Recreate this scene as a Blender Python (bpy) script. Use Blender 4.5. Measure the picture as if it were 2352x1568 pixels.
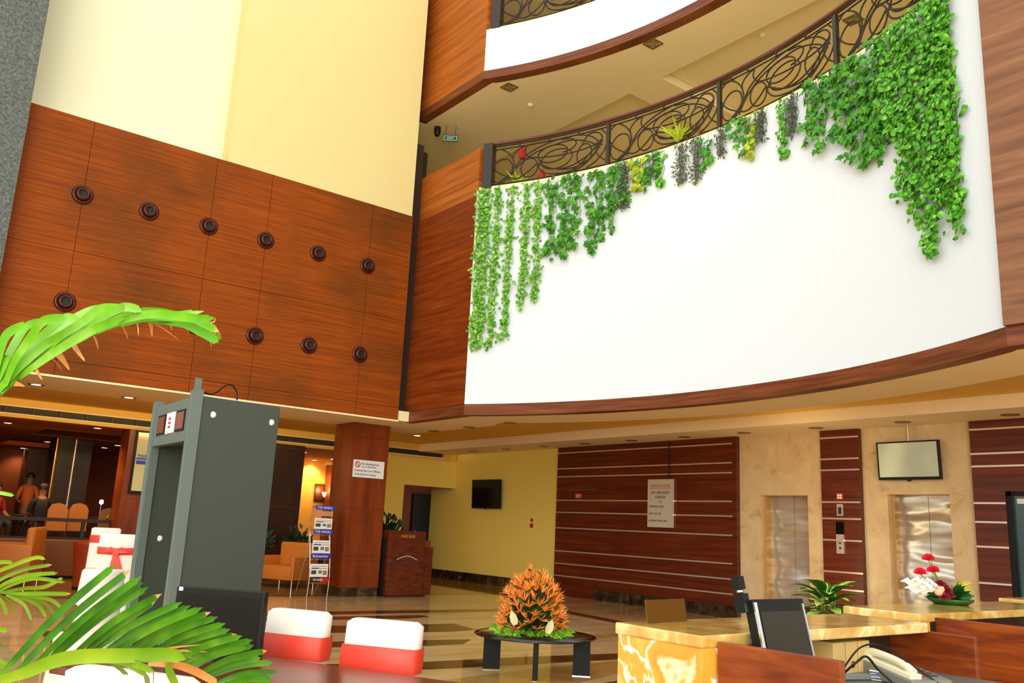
import bpy, bmesh, math, random
from mathutils import Vector, Matrix
random.seed(7)
R = math.radians
S = bpy.context.scene
C = S.collection
for o in list(bpy.data.objects): bpy.data.objects.remove(o)

# ------------------------------------------------------------------ camera
F_PX = 1967.2; YAW, PIT, ROL = R(37.7035), R(12.2941), R(2.7631)
EYE = Vector((0, 0, 1.4))
FW = Vector((math.sin(YAW)*math.cos(PIT), math.cos(YAW)*math.cos(PIT), math.sin(PIT)))
_r = Vector((math.cos(YAW), -math.sin(YAW), 0)); _u = _r.cross(FW)
RT = math.cos(ROL)*_r + math.sin(ROL)*_u
UP = -math.sin(ROL)*_r + math.cos(ROL)*_u
cam = bpy.data.cameras.new('camera'); co = bpy.data.objects.new('camera', cam); C.objects.link(co)
cam.sensor_fit = 'HORIZONTAL'; cam.sensor_width = 36; cam.lens = F_PX/2352*36; cam.clip_start = .05; cam.clip_end = 200
M = Matrix.Identity(4)
for i in range(3): M[i][0], M[i][1], M[i][2], M[i][3] = RT[i], UP[i], -FW[i], EYE[i]
co.matrix_world = M
S.camera = co

# ------------------------------------------------------------------ world, daylight, exposure
S.view_settings.view_transform = 'Standard'; S.view_settings.look = 'None'
S.view_settings.gamma = 1; S.view_settings.use_curve_mapping = False
S.view_settings.exposure = 0.15
W = bpy.data.worlds.new('daylight'); S.world = W; W.use_nodes = True
nt = W.node_tree; nt.nodes.clear()
wo = nt.nodes.new('ShaderNodeOutputWorld'); bg = nt.nodes.new('ShaderNodeBackground')
tc = nt.nodes.new('ShaderNodeTexCoord'); sx = nt.nodes.new('ShaderNodeSeparateXYZ'); cr = nt.nodes.new('ShaderNodeValToRGB')
mr = nt.nodes.new('ShaderNodeMapRange'); mr.inputs[1].default_value = -.35; mr.inputs[2].default_value = .75
nt.links.new(tc.outputs['Generated'], sx.inputs[0]); nt.links.new(sx.outputs[2], mr.inputs[0])
nt.links.new(mr.outputs[0], cr.inputs[0]); nt.links.new(cr.outputs[0], bg.inputs[0]); nt.links.new(bg.outputs[0], wo.inputs[0])
el = cr.color_ramp.elements
el[0].position = 0; el[0].color = (1.0, .86, .60, 1)
el[1].position = 1; el[1].color = (.95, 1, .98, 1)
for p, c in ((.22, (1.0, .86, .60)), (.26, (.85, .80, .62)), (.31, (.50, .46, .36)), (.37, (1, .96, .80)), (.43, (.55, .56, .56)), (.52, (.95, 1, 1))):
    e = el.new(p); e.color = (*c, 1)
bg.inputs[1].default_value = 1.4

def area(name, loc, aim, size, power, col, sy=None):
    l = bpy.data.lights.new(name, 'AREA'); l.energy = power; l.color = col; l.size = size
    if sy: l.shape = 'RECTANGLE'; l.size_y = sy
    o = bpy.data.objects.new(name, l); C.objects.link(o); o.location = loc
    o.rotation_euler = (Vector(aim)-Vector(loc)).to_track_quat('-Z', 'Y').to_euler(); return o
# added daylight fill, behind and left of the viewer, for assumed unbuilt glazing
area('assumed_daylight_fill', (-13, -8, 9), (7, 11, 4), 16, 2300, (1, .98, .94), 11)

area('low_front_fill', (-5, -8, 2.4), (13, 10, 1.8), 8, 900, (1, .96, .88), 3.5)  # low fill light added to brighten the lift wall and soffits

# ------------------------------------------------------------------ pixel -> place helpers (2352x1568 frame)
def ray(px, py): return FW*F_PX + RT*(px-1176) - UP*(py-784)
def P(px, py, x=None, y=None, z=None, d=None):
    v = ray(px, py)
    if d is not None: t = d/F_PX
    elif x is not None: t = x/v.x
    elif y is not None: t = y/v.y
    else: t = (z-EYE.z)/v.z
    return EYE + v*t

# ------------------------------------------------------------------ materials
def lin(c):
    return tuple(((v/255)/12.92 if v/255 <= .04045 else ((v/255+.055)/1.055)**2.4) for v in c)
def newmat(name):
    m = bpy.data.materials.new(name); m.use_nodes = True
    b = m.node_tree.nodes['Principled BSDF']; return m, m.node_tree, b
def mat(name, c, rough=.5, metal=0, spec=.5, noise=0, nscale=20, bump=0, emit=None, es=1, trans=0, coat=0, alpha=1, sss=0):
    m, n, b = newmat(name)
    col = (*lin(c), 1); b.inputs['Base Color'].default_value = col
    b.inputs['Roughness'].default_value = rough; b.inputs['Metallic'].default_value = metal
    b.inputs['Specular IOR Level'].default_value = spec
    if coat: b.inputs['Coat Weight'].default_value = coat; b.inputs['Coat Roughness'].default_value = .08
    if trans: b.inputs['Transmission Weight'].default_value = trans; b.inputs['IOR'].default_value = 1.45
    if alpha < 1: b.inputs['Alpha'].default_value = alpha
    if sss: b.inputs['Subsurface Weight'].default_value = sss; b.inputs['Subsurface Radius'].default_value = (.1, .06, .02)
    if emit: b.inputs['Emission Color'].default_value = (*lin(emit), 1); b.inputs['Emission Strength'].default_value = es
    tcn = n.nodes.new('ShaderNodeTexCoord')
    nz = n.nodes.new('ShaderNodeTexNoise'); nz.inputs['Scale'].default_value = nscale; nz.inputs['Detail'].default_value = 4
    n.links.new(tcn.outputs['Object'], nz.inputs['Vector'])
    if noise or not bump:
        k = noise if noise else .03
        mx = n.nodes.new('ShaderNodeMix'); mx.data_type = 'RGBA'
        mx.inputs[6].default_value = (*[v*(1-k) for v in col[:3]], 1); mx.inputs[7].default_value = (*[min(1, v*(1+k)) for v in col[:3]], 1)
        n.links.new(nz.outputs[0], mx.inputs[0]); n.links.new(mx.outputs[2], b.inputs['Base Color'])
    if bump:
        bp = n.nodes.new('ShaderNodeBump'); bp.inputs['Strength'].default_value = bump; bp.inputs['Distance'].default_value = .01
        n.links.new(nz.outputs[0], bp.inputs['Height']); n.links.new(bp.outputs[0], b.inputs['Normal'])
    return m
def ramp_mat(name, stops, mapscale, nscale=1, detail=6, rough=.4, coat=0, rot=(0, 0, 0), distort=0, stain=None, metal=0, spec=.5, bump=0, wave=0, nrough=.55):
    m, n, b = newmat(name); L = n.links
    t = n.nodes.new('ShaderNodeTexCoord'); mp = n.nodes.new('ShaderNodeMapping')
    mp.inputs['Scale'].default_value = mapscale; mp.inputs['Rotation'].default_value = rot
    nz = n.nodes.new('ShaderNodeTexNoise'); nz.inputs['Scale'].default_value = nscale; nz.inputs['Detail'].default_value = detail
    nz.inputs['Distortion'].default_value = distort; nz.inputs['Roughness'].default_value = nrough
    r = n.nodes.new('ShaderNodeValToRGB'); e = r.color_ramp.elements
    e[0].position = stops[0][0]; e[0].color = (*lin(stops[0][1]), 1); e[1].position = stops[-1][0]; e[1].color = (*lin(stops[-1][1]), 1)
    for p, c in stops[1:-1]: q = e.new(p); q.color = (*lin(c), 1)
    L.new(t.outputs['Object'], mp.inputs[0]); L.new(mp.outputs[0], nz.inputs['Vector']); L.new(nz.outputs[0], r.inputs[0])
    out = r.outputs[0]
    if stain:   # (colour, scale, amount)
        n2 = n.nodes.new('ShaderNodeTexNoise'); n2.inputs['Scale'].default_value = stain[1]; n2.inputs['Detail'].default_value = 5
        L.new(t.outputs['Object'], n2.inputs['Vector'])
        mr2 = n.nodes.new('ShaderNodeMapRange'); mr2.inputs[1].default_value = .48; mr2.inputs[2].default_value = .72; mr2.inputs[4].default_value = stain[2]
        L.new(n2.outputs[0], mr2.inputs[0])
        mx = n.nodes.new('ShaderNodeMix'); mx.data_type = 'RGBA'; mx.inputs[7].default_value = (*lin(stain[0]), 1)
        L.new(mr2.outputs[0], mx.inputs[0]); L.new(out, mx.inputs[6]); out = mx.outputs[2]
    L.new(out, b.inputs['Base Color'])
    b.inputs['Roughness'].default_value = rough; b.inputs['Metallic'].default_value = metal; b.inputs['Specular IOR Level'].default_value = spec
    if coat: b.inputs['Coat Weight'].default_value = coat; b.inputs['Coat Roughness'].default_value = .15
    if bump:
        bp = n.nodes.new('ShaderNodeBump'); bp.inputs['Strength'].default_value = bump; bp.inputs['Distance'].default_value = .01
        L.new(nz.outputs[0], bp.inputs['Height']); L.new(bp.outputs[0], b.inputs['Normal'])
    return m

wood_knob = ramp_mat('wood_knob_wall', [(.28, (96, 40, 4)), (.42, (130, 58, 6)), (.55, (150, 70, 8)), (.75, (172, 88, 18))], (.7, 6, 34), 1.0, 9, rough=.6, spec=.15, nrough=.7, stain=((72, 48, 14), .5, .75))
wood_side = ramp_mat('wood_side_wall', [(.25, (84, 32, 4)), (.45, (122, 50, 6)), (.6, (138, 62, 12)), (.8, (160, 86, 30))], (6, .8, 14), 1.0, 8, rough=.55, spec=.2, nrough=.65, stain=((100, 34, 8), .6, .6))
wood_upper = ramp_mat('wood_upper', [(.25, (128, 62, 12)), (.5, (168, 88, 24)), (.8, (190, 112, 44))], (3, .5, 14), 1.2, 7, rough=.5, spec=.3)
wood_right = ramp_mat('wood_right_wall', [(.25, (92, 60, 40)), (.45, (122, 80, 54)), (.6, (136, 92, 62)), (.8, (156, 112, 82))], (3, .7, 9), 1.2, 7, rough=.55, spec=.3, distort=.3)
wood_trim = ramp_mat('wood_trim', [(.25, (78, 36, 14)), (.5, (116, 58, 26)), (.8, (142, 84, 46))], (.7, .7, 16), 1.5, 7, rough=.45, spec=.35)
wood_red = ramp_mat('wood_lift_wall', [(.25, (60, 20, 4)), (.45, (92, 34, 8)), (.6, (106, 42, 12)), (.8, (126, 56, 20))], (5, .5, 14), 1.3, 7, rough=.35, spec=.4, stain=((84, 16, 6), .8, .5))
wood_col = ramp_mat('wood_column', [(.25, (90, 32, 4)), (.5, (128, 52, 10)), (.8, (150, 70, 18))], (3, 3, .5), 1.5, 7, rough=.35, spec=.4, stain=((100, 30, 8), .9, .5))
wood_dark = ramp_mat('wood_dark', [(.3, (34, 16, 8)), (.7, (58, 28, 12))], (3, 3, .6), 2, 5, rough=.4)
wood_desk = ramp_mat('wood_reception', [(.25, (72, 26, 8)), (.45, (112, 46, 12)), (.62, (138, 64, 18)), (.82, (172, 90, 34))], (1.2, 1.2, 9), 2.2, 7, rough=.3, spec=.4, distort=.6, stain=((104, 34, 14), 1.5, .5))
wood_table = ramp_mat('wood_table_top', [(.3, (84, 34, 16)), (.7, (116, 56, 28))], (8, .8, 8), 1.5, 5, rough=.25, rot=(0, 0, R(-27)))
granite = ramp_mat('granite_grey', [(.3, (52, 56, 50)), (.5, (84, 88, 80)), (.72, (116, 118, 108))], (1, 1, 1), 26, 8, rough=.35)
base_marble = ramp_mat('marble_dark_skirting', [(.35, (26, 20, 12)), (.55, (62, 48, 28)), (.64, (84, 66, 40)), (.72, (150, 120, 80))], (1, 1, 1), 5, 9, rough=.2, distort=.8)
marble = ramp_mat('marble_beige', [(.3, (184, 146, 96)), (.42, (216, 182, 130)), (.6, (224, 194, 144)), (.75, (234, 208, 166))], (1, 1, 1), 2.4, 9, rough=.35, distort=.9, nrough=.65)
onyx = ramp_mat('onyx_yellow', [(.30, (250, 222, 150)), (.42, (236, 176, 72)), (.475, (232, 164, 56)), (.493, (255, 246, 220)), (.512, (234, 168, 60)), (.6, (222, 148, 44)), (.625, (252, 232, 180)), (.645, (230, 164, 60)), (.8, (246, 214, 130))], (1, 1, 1), 3.2, 5, rough=.15, rot=(.7, .3, 0), distort=.7, coat=.3, nrough=.45)  # high base colour stands in for a backlit glow; nothing emits
onyx_top = ramp_mat('onyx_top', [(.30, (176, 128, 52)), (.45, (206, 160, 76)), (.55, (214, 176, 96)), (.62, (236, 214, 150)), (.7, (200, 150, 70))], (1, 1, 1), 4, 7, rough=.12, distort=1.4, coat=.4)
floor_cream = ramp_mat('floor_cream_marble', [(.3, (180, 142, 88)), (.5, (206, 168, 112)), (.7, (220, 186, 132))], (.5, 2.5, 1), .9, 6, rough=.05, spec=.6, distort=.4)
floor_brown = ramp_mat('floor_brown_marble', [(.3, (70, 42, 18)), (.6, (100, 64, 28)), (.75, (130, 92, 48))], (1, 1, 1), 3.5, 8, rough=.05, spec=.5, distort=.6)
floor_tan = ramp_mat('floor_tan_marble', [(.3, (168, 122, 58)), (.7, (190, 146, 80))], (1, 1, 1), 3, 6, rough=.05, spec=.5)
white_panel = mat('white_paint', (228, 234, 240), .6, spec=.2)
cream_paint = mat('cream_paint', (230, 212, 148), .7, spec=.2)
cream_lit = mat('cream_paint_lit', (238, 234, 200), .7, spec=.2)  # same cream paint, whitened in its colour where daylight falls
ceil_mat = mat('ceiling_cream', (248, 226, 182), .8, spec=.1)
ceil_up = mat('ceiling_upper', (244, 228, 186), .8, spec=.1)
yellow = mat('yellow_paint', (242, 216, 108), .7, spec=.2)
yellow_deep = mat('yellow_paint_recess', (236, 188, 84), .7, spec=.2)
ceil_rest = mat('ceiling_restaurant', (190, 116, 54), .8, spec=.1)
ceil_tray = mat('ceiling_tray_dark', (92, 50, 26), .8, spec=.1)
rest_wall = mat('restaurant_wall', (126, 54, 18), .6)
amber_wall = mat('amber_wall', (246, 190, 84), .6)
frame_gold = mat('lift_frame_bronze', (196, 154, 92), .45, metal=.25)
steel = mat('steel_strip', (236, 216, 200), .3, metal=.7, noise=.1)
chrome = mat('chrome', (220, 220, 220), .12, metal=1)
iron = mat('wrought_iron', (50, 38, 26), .45, metal=.4)
iron_dark = mat('post_dark', (46, 34, 24), .4)
rail_wood = mat('handrail_wood', (92, 42, 20), .35, coat=.3)
knob_mat = mat('knob_bronze', (84, 40, 30), .22, metal=.6)
knob_black = mat('knob_hole', (8, 8, 6), .6)
black = mat('black_plastic', (18, 20, 16), .4, spec=.25)
black_gloss = mat('black_gloss', (14, 16, 12), .08)
dark_slot = mat('grille_dark', (78, 66, 38), .6)
det_grey = mat('detector_grey', (60, 68, 60), .45, bump=.15, nscale=300)
det_trim = mat('detector_trim', (98, 110, 102), .4)
white_cloth = mat('white_cover', (238, 230, 214), .8, spec=.2, bump=.12, nscale=9)
red_sash = mat('red_sash', (226, 62, 40), .5, bump=.2, nscale=18)
paper = mat('paper', (236, 236, 228), .7)
plastic_cream = mat('handset_cream', (216, 210, 176), .4)
phone_grey = mat('phone_grey', (118, 116, 104), .45)
key_grey = mat('phone_keys', (64, 62, 54), .5)
red_plastic = mat('red_plastic', (196, 24, 18), .5)
gold = mat('gold_metal', (196, 150, 66), .22, metal=.9)
tan_fabric = mat('tan_leather', (196, 118, 40), .5)
red_fabric = mat('rust_leather', (150, 52, 16), .5)
glow = mat('lamp_glow', (255, 236, 190), .5, emit=(255, 226, 170), es=7)
glow_soft = mat('sconce_glow', (255, 220, 140), .5, emit=(255, 200, 110), es=5)
lens_off = mat('lens_unlit', (150, 132, 96), .4)
ring_dark = mat('light_trim', (120, 96, 54), .4)
skin = mat('skin', (150, 96, 66), .6)
hair_m = mat('hair_black', (16, 12, 10), .5)
cloth_dark = mat('cloth_dark', (24, 26, 30), .8)
cloth_orange_lit = mat('cloth_orange_lit', (210, 110, 50), .8)  # orange lamplight on the shirt is put into its base colour
cloth_red = mat('cloth_red', (130, 24, 14), .8)
blue_sign = mat('blue_print', (40, 52, 170), .5)
blue_pale = mat('blue_print_pale', (120, 130, 225), .5)
ink_red = mat('ink_red', (196, 40, 28), .6)
ink_dark = mat('ink_dark', (36, 36, 34), .6)
green_sign = mat('green_sign', (30, 84, 52), .5)
pot_mat = mat('pot_terracotta', (110, 60, 34), .6)
pot_dark = mat('pot_dark', (40, 34, 26), .5)

def leaf_mat(name, stops, scale=9, rough=.45, trans=0):
    m = ramp_mat(name, stops, (1, 1, 1), scale, 3, rough=rough, spec=.35)
    return m
ivy_small = leaf_mat('ivy_small_leaf', [(.3, (56, 112, 16)), (.45, (92, 160, 30)), (.56, (122, 186, 50)), (.68, (196, 224, 140))], 14)
ivy_lobed = leaf_mat('ivy_lobed_leaf', [(.3, (34, 88, 14)), (.5, (62, 136, 24)), (.66, (104, 172, 44)), (.75, (150, 200, 80))], 9)
ivy_round = leaf_mat('ivy_round_leaf', [(.3, (40, 104, 10)), (.45, (68, 146, 20)), (.6, (104, 180, 40)), (.72, (170, 214, 110))], 16)
ivy_yellow = leaf_mat('ivy_yellow_leaf', [(.3, (130, 150, 16)), (.6, (178, 196, 40))], 9)
herb_grey = leaf_mat('herb_grey', [(.3, (48, 58, 42)), (.7, (104, 112, 88))], 30)
palm_light = leaf_mat('palm_leaf_light', [(.3, (70, 138, 4)), (.5, (98, 164, 10)), (.68, (140, 190, 84))], 6, .4)
palm_dark = leaf_mat('palm_leaf_dark', [(.3, (34, 84, 6)), (.5, (64, 124, 10)), (.7, (104, 156, 34))], 7, .4)
palm_pale = leaf_mat('palm_leaf_pale', [(.3, (88, 132, 8)), (.7, (134, 160, 26))], 6, .4)
palm_tip = leaf_mat('palm_leaf_dry', [(.3, (190, 110, 50)), (.7, (226, 170, 100))], 12, .6)
stem_m = leaf_mat('stem_green', [(.3, (96, 134, 24)), (.7, (136, 164, 52))], 9)
vine_stem = mat('vine_stem', (96, 110, 44), .7)
dief_dark = leaf_mat('leaf_dark_margin', [(.3, (30, 84, 12)), (.7, (50, 116, 22))], 9)
dief_light = leaf_mat('leaf_light_centre', [(.3, (150, 196, 50)), (.5, (204, 226, 104)), (.7, (120, 176, 44))], 30)
bract_orange = leaf_mat('petal_orange', [(.3, (244, 112, 10)), (.48, (252, 158, 44)), (.62, (255, 222, 140))], 45)
bract_red = leaf_mat('petal_red_orange', [(.3, (236, 84, 12)), (.7, (252, 140, 40))], 20)
moss = leaf_mat('moss_green', [(.3, (70, 130, 10)), (.5, (130, 186, 30)), (.7, (180, 214, 90))], 30, .8)
deep_green = leaf_mat('deep_green_leaf', [(.3, (16, 56, 14)), (.6, (36, 92, 26))], 9)
dark_green = leaf_mat('dark_foliage', [(.3, (12, 30, 10)), (.7, (28, 56, 20))], 9)
maroon = leaf_mat('maroon_leaf', [(.3, (60, 14, 14)), (.7, (96, 30, 20))], 9)

def steel_door_mat():
    m, n, b = newmat('brushed_steel_door'); L = n.links
    b.inputs['Base Color'].default_value = (.80, .77, .66, 1); b.inputs['Metallic'].default_value = .7; b.inputs['Roughness'].default_value = .24
    t = n.nodes.new('ShaderNodeTexCoord'); mp = n.nodes.new('ShaderNodeMapping'); mp.inputs['Scale'].default_value = (.1, .35, 1.5)
    nz = n.nodes.new('ShaderNodeTexNoise'); nz.inputs['Scale'].default_value = 1.6; nz.inputs['Detail'].default_value = 1.5
    bp = n.nodes.new('ShaderNodeBump'); bp.inputs['Strength'].default_value = 1; bp.inputs['Distance'].default_value = .42
    L.new(t.outputs['Object'], mp.inputs[0]); L.new(mp.outputs[0], nz.inputs['Vector']); L.new(nz.outputs[0], bp.inputs['Height']); L.new(bp.outputs[0], b.inputs['Normal'])
    return m
steel_door = steel_door_mat()
def glass_mat():
    m, n, b = newmat('smoked_glass')
    b.inputs['Base Color'].default_value = (*lin((232, 238, 214)), 1); b.inputs['Transmission Weight'].default_value = 1
    b.inputs['Roughness'].default_value = .02; b.inputs['IOR'].default_value = 1.45
    return m
glass_t = glass_mat()
glass_door = mat('door_glass', (60, 80, 84), .06, metal=.3)
screen_tv = mat('screen_reflection_grey', (196, 206, 186), .25, metal=.3, noise=.2, nscale=3)  # reflection on the television painted as a light base colour
screen_black = mat('screen_black', (22, 22, 18), .12, spec=.2)

# ------------------------------------------------------------------ mesh helpers
class MB:
    def __init__(s): s.v = []; s.f = []; s.m = []; s.sm = []
    def add(s, vs, fs, mi=0, smooth=False):
        k = len(s.v); s.v += [tuple(v) for v in vs]
        for f in fs: s.f.append([k+i for i in f]); s.m.append(mi); s.sm.append(smooth)
        return s
    def box(s, x0, x1, y0, y1, z0, z1, mi=0):
        return s.obox(Vector(((x0+x1)/2, (y0+y1)/2, (z0+z1)/2)), Vector((abs(x1-x0)/2, 0, 0)), Vector((0, abs(y1-y0)/2, 0)), Vector((0, 0, abs(z1-z0)/2)), mi)
    def obox(s, c, a, b, d, mi=0):
        c, a, b, d = map(Vector, (c, a, b, d))
        if a.cross(b).dot(d) < 0: a = -a
        vs = [c+i*a+j*b+k*d for k in (-1, 1) for j in (-1, 1) for i in (-1, 1)]
        return s.add(vs, [(0, 2, 3, 1), (4, 5, 7, 6), (0, 1, 5, 4), (2, 6, 7, 3), (0, 4, 6, 2), (1, 3, 7, 5)], mi)
    def tube(s, pts, r, n=8, mi=0, caps=True, smooth=True):
        pts = [Vector(p) for p in pts]; rs = r if isinstance(r, (list, tuple)) else [r]*len(pts)
        rings = []; ref = Vector((0, 0, 1))
        for i, p in enumerate(pts):
            d = (pts[min(i+1, len(pts)-1)]-pts[max(i-1, 0)])
            if d.length < 1e-9: d = Vector((0, 0, 1))
            d.normalize()
            a = d.cross(ref)
            if a.length < .05: a = d.cross(Vector((1, 0, 0)))
            a.normalize(); b = d.cross(a)
            rings.append([p+a*math.cos(2*math.pi*k/n)*rs[i]+b*math.sin(2*math.pi*k/n)*rs[i] for k in range(n)])
        vs = [v for q in rings for v in q]; fs = []
        for i in range(len(pts)-1):
            for k in range(n): fs.append((i*n+k, (i+1)*n+k, (i+1)*n+(k+1) % n, i*n+(k+1) % n))
        s.add(vs, fs, mi, smooth)
        if caps: s.add(rings[0], [list(range(n))], mi); s.add(rings[-1], [list(range(n))[::-1]], mi)
        return s
    def lathe(s, prof, c, n=24, mi=0, ax=(0, 0, 1), smooth=True):
        ax = Vector(ax).normalized(); a = ax.cross(Vector((0, 0, 1)))
        if a.length < .05: a = Vector((1, 0, 0))
        a.normalize(); b = ax.cross(a); c = Vector(c); vs = []
        for r, h in prof:
            for k in range(n): t = 2*math.pi*k/n; vs.append(c+ax*h+(a*math.cos(t)+b*math.sin(t))*r)
        fs = []
        for i in range(len(prof)-1):
            for k in range(n): fs.append((i*n+k, i*n+(k+1) % n, (i+1)*n+(k+1) % n, (i+1)*n+k))
        return s.add(vs, fs, mi, smooth)
    def prism(s, poly, z0, z1, mi=0):
        n = len(poly); vs = [(x, y, z0) for x, y in poly]+[(x, y, z1) for x, y in poly]
        fs = [list(range(n))[::-1], list(range(n, 2*n))]+[(i, (i+1) % n, n+(i+1) % n, n+i) for i in range(n)]
        return s.add(vs, fs, mi)
    def wall(s, path, z0, z1, th, mi=0):
        """vertical slab along a plan path, thickness th on the +normal side"""
        n = len(path); P2 = [Vector((p[0], p[1])) for p in path]; off = []
        for i in range(n):
            d = P2[min(i+1, n-1)]-P2[max(i-1, 0)]; d.normalize(); off.append(P2[i]+Vector((-d.y, d.x))*th)
        vs = []
        for i in range(n):
            vs += [(P2[i].x, P2[i].y, z0), (off[i].x, off[i].y, z0), (off[i].x, off[i].y, z1), (P2[i].x, P2[i].y, z1)]
        fs = [(0, 1, 2, 3), [(n-1)*4+k for k in (3, 2, 1, 0)]]
        for i in range(n-1):
            for k in range(4): fs.append((i*4+k, (i+1)*4+k, (i+1)*4+(k+1) % 4, i*4+(k+1) % 4))
        return s.add(vs, fs, mi)
    def blade(s, pts, w, fold=.25, mi=0, side=None, prof=None):
        """leaf blade: V-folded ribbon along pts"""
        pts = [Vector(p) for p in pts]; n = len(pts); vs = []
        for i, p in enumerate(pts):
            d = pts[min(i+1, n-1)]-pts[max(i-1, 0)]; d.normalize()
            sd = side if side is not None else d.cross(FW)
            sd = Vector(sd).normalized(); nr = d.cross(sd).normalized()
            t = i/(n-1); k = (prof(t) if prof else math.sin(math.pi*min(1, .12+t*.88))**.6)*w/2
            vs += [p-sd*k+nr*k*fold, p, p+sd*k+nr*k*fold]
        fs = []
        for i in range(n-1):
            fs += [(3*i, 3*i+1, 3*i+4, 3*i+3), (3*i+1, 3*i+2, 3*i+5, 3*i+4)]
        return s.add(vs, fs, mi, True)
    def build(s, name, mats, parent=None, fix=True):
        me = bpy.data.meshes.new(name); me.from_pydata(s.v, [], s.f)
        ms = mats if isinstance(mats, (list, tuple)) else [mats]
        for m in ms: me.materials.append(m)
        for p, mi, sm in zip(me.polygons, s.m, s.sm): p.material_index = mi; p.use_smooth = sm
        if fix:
            b = bmesh.new(); b.from_mesh(me); bmesh.ops.recalc_face_normals(b, faces=b.faces); b.to_mesh(me); b.free()
        me.update()
        o = bpy.data.objects.new(name, me); C.objects.link(o)
        if parent: put(o, parent)
        return o
def put(o, parent):
    o.parent = parent; o.matrix_parent_inverse = parent.matrix_basis.inverted()
def spline(pts, n=8):
    pts = [Vector(p) for p in pts]; out = []
    for i in range(len(pts)-1):
        p0 = pts[max(i-1, 0)]; p1 = pts[i]; p2 = pts[i+1]; p3 = pts[min(i+2, len(pts)-1)]
        for k in range(n):
            t = k/n; out.append(.5*((2*p1)+(p2-p0)*t+(2*p0-5*p1+4*p2-p3)*t*t+(3*p1-p0-3*p2+p3)*t**3))
    return out+[pts[-1]]
def struct(o, name=None):
    o['kind'] = 'structure'; return o
def tag(o, label, cat, group=None):
    o['label'] = label; o['category'] = cat
    if group: o['group'] = group
    return o
def thing(name, label, cat, loc=(0, 0, 0), rz=0, group=None):
    o = bpy.data.objects.new(name, None); C.objects.link(o); o.location = loc; o.rotation_euler = (0, 0, rz); o.empty_display_size = .1
    o.matrix_basis = Matrix.Translation(Vector(loc)) @ Matrix.Rotation(rz, 4, 'Z')
    return tag(o, label, cat, group)
def local(o, parent):   # mesh already modelled in the thing's own axes
    o.parent = parent; return o
def copy_tree(o, parent=None):
    c = o.copy(); C.objects.link(c)
    if parent: c.parent = parent; c.matrix_parent_inverse = o.matrix_parent_inverse.copy()
    for ch in list(o.children): copy_tree(ch, c)
    return c
def bevel(o, w=.01, n=2):
    m = o.modifiers.new('bevel', 'BEVEL'); m.width = w; m.segments = n; m.limit_method = 'ANGLE'; m.angle_limit = R(40); return o
def soft(o, w=.02, n=3):
    bevel(o, w, n)
    for p in o.data.polygons: p.use_smooth = True
    return o
def text(body, size, org, right, up, m, parent, name='lettering', depth=.001, align='LEFT', sx=1.0):
    cu = bpy.data.curves.new(name, 'FONT'); cu.body = body; cu.size = size; cu.extrude = depth; cu.align_x = align
    t = bpy.data.objects.new(name, cu); C.objects.link(t); bpy.context.view_layer.update()
    me = bpy.data.meshes.new_from_object(t.evaluated_get(bpy.context.evaluated_depsgraph_get()))
    bpy.data.objects.remove(t); bpy.data.curves.remove(cu)
    r = Vector(right).normalized(); u = Vector(up).normalized(); nn = r.cross(u)
    mm = Matrix.Identity(4)
    for i in range(3): mm[i][0], mm[i][1], mm[i][2], mm[i][3] = r[i]*sx, u[i], nn[i], org[i]
    me.transform(mm); me.materials.clear(); me.materials.append(m)
    o = bpy.data.objects.new(name, me); C.objects.link(o)
    if parent: put(o, parent)
    return o
ORD = ['first', 'second', 'third', 'fourth', 'fifth', 'sixth', 'seventh', 'eighth', 'ninth', 'tenth', 'eleventh', 'twelfth', 'thirteenth', 'fourteenth', 'fifteenth', 'sixteenth']

# ------------------------------------------------------------------ plan of the atrium (metres)
XE = 13.3                     # lift wall
CX, CY, RAD = 1.16, 7.77, 8.53
A0 = R(31.29)
def arc(n=48, r=RAD, a0=A0, a1=-A0): return [(CX+r*math.cos(a0+(a1-a0)*i/n), CY+r*math.sin(a0+(a1-a0)*i/n)) for i in range(n+1)]
ARC = arc(); XS = 8.45; YL, YR = ARC[0][1], ARC[-1][1]
FACADE = [(XS, 14.45)]+ARC+[(XS, -3)]
Z1, Z1t, ZP, Z2, Z2t, ZP2, Z3 = 3.285, 3.475, 7.42, 9.69, 9.86, 10.73, 12.9

# floor with inlaid pattern
fl = MB(); fl.box(-9, 15.6, -4, 31, -.2, 0)
def inlay(poly, mi, z=.0015): fl.prism(poly, -.01, z, mi)
inlay([(-9, 15.25), (14.2, 15.25), (14.2, 15.42), (-9, 15.42)], 1)
inlay([(-9, 15.42), (14.2, 15.42), (14.2, 30.5), (-9, 30.5)], 2, .001)
inlay([(4.2, 12.35), (10.45, 12.1), (10.45, 12.45), (4.2, 12.85)], 1)
inlay([(10.45, 12.45), (10.45, 11.5), (10.2, 10.1), (9.6, 8.2), (9.9, 8.2), (10.55, 10.2), (10.8, 11.9), (10.8, 12.4)], 1)
inlay([(4.2, 11.75), (7.2, 11.55), (7.66, 11.64), (7.66, 11.91), (4.2, 12.15)], 1)
inlay([(3.8, 10.6), (6.95, 10.0), (7.42, 10.1), (7.53, 10.81), (6.95, 10.82), (3.8, 11.3)], 1)
inlay([(4.2, 9.3), (5.8, 8.93), (6.37, 8.92), (6.74, 9.26), (4.2, 9.75)], 1)
inlay([(3.4, 7.9), (5.0, 7.5), (7.4, 7.3), (7.8, 7.65), (6.36, 7.85), (4.8, 7.95), (3.4, 8.4)], 1)
inlay([(4.6, 6.9), (5.6, 7.1), (7.4, 7.25), (7.2, 6.75), (5.8, 6.3), (4.6, 6.2)], 2)
inlay([(3.2, 6.4), (4.4, 6.0), (6.3, 6.27), (7.4, 6.6), (7.2, 5.9), (3.2, 5.2)], 1)
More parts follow.
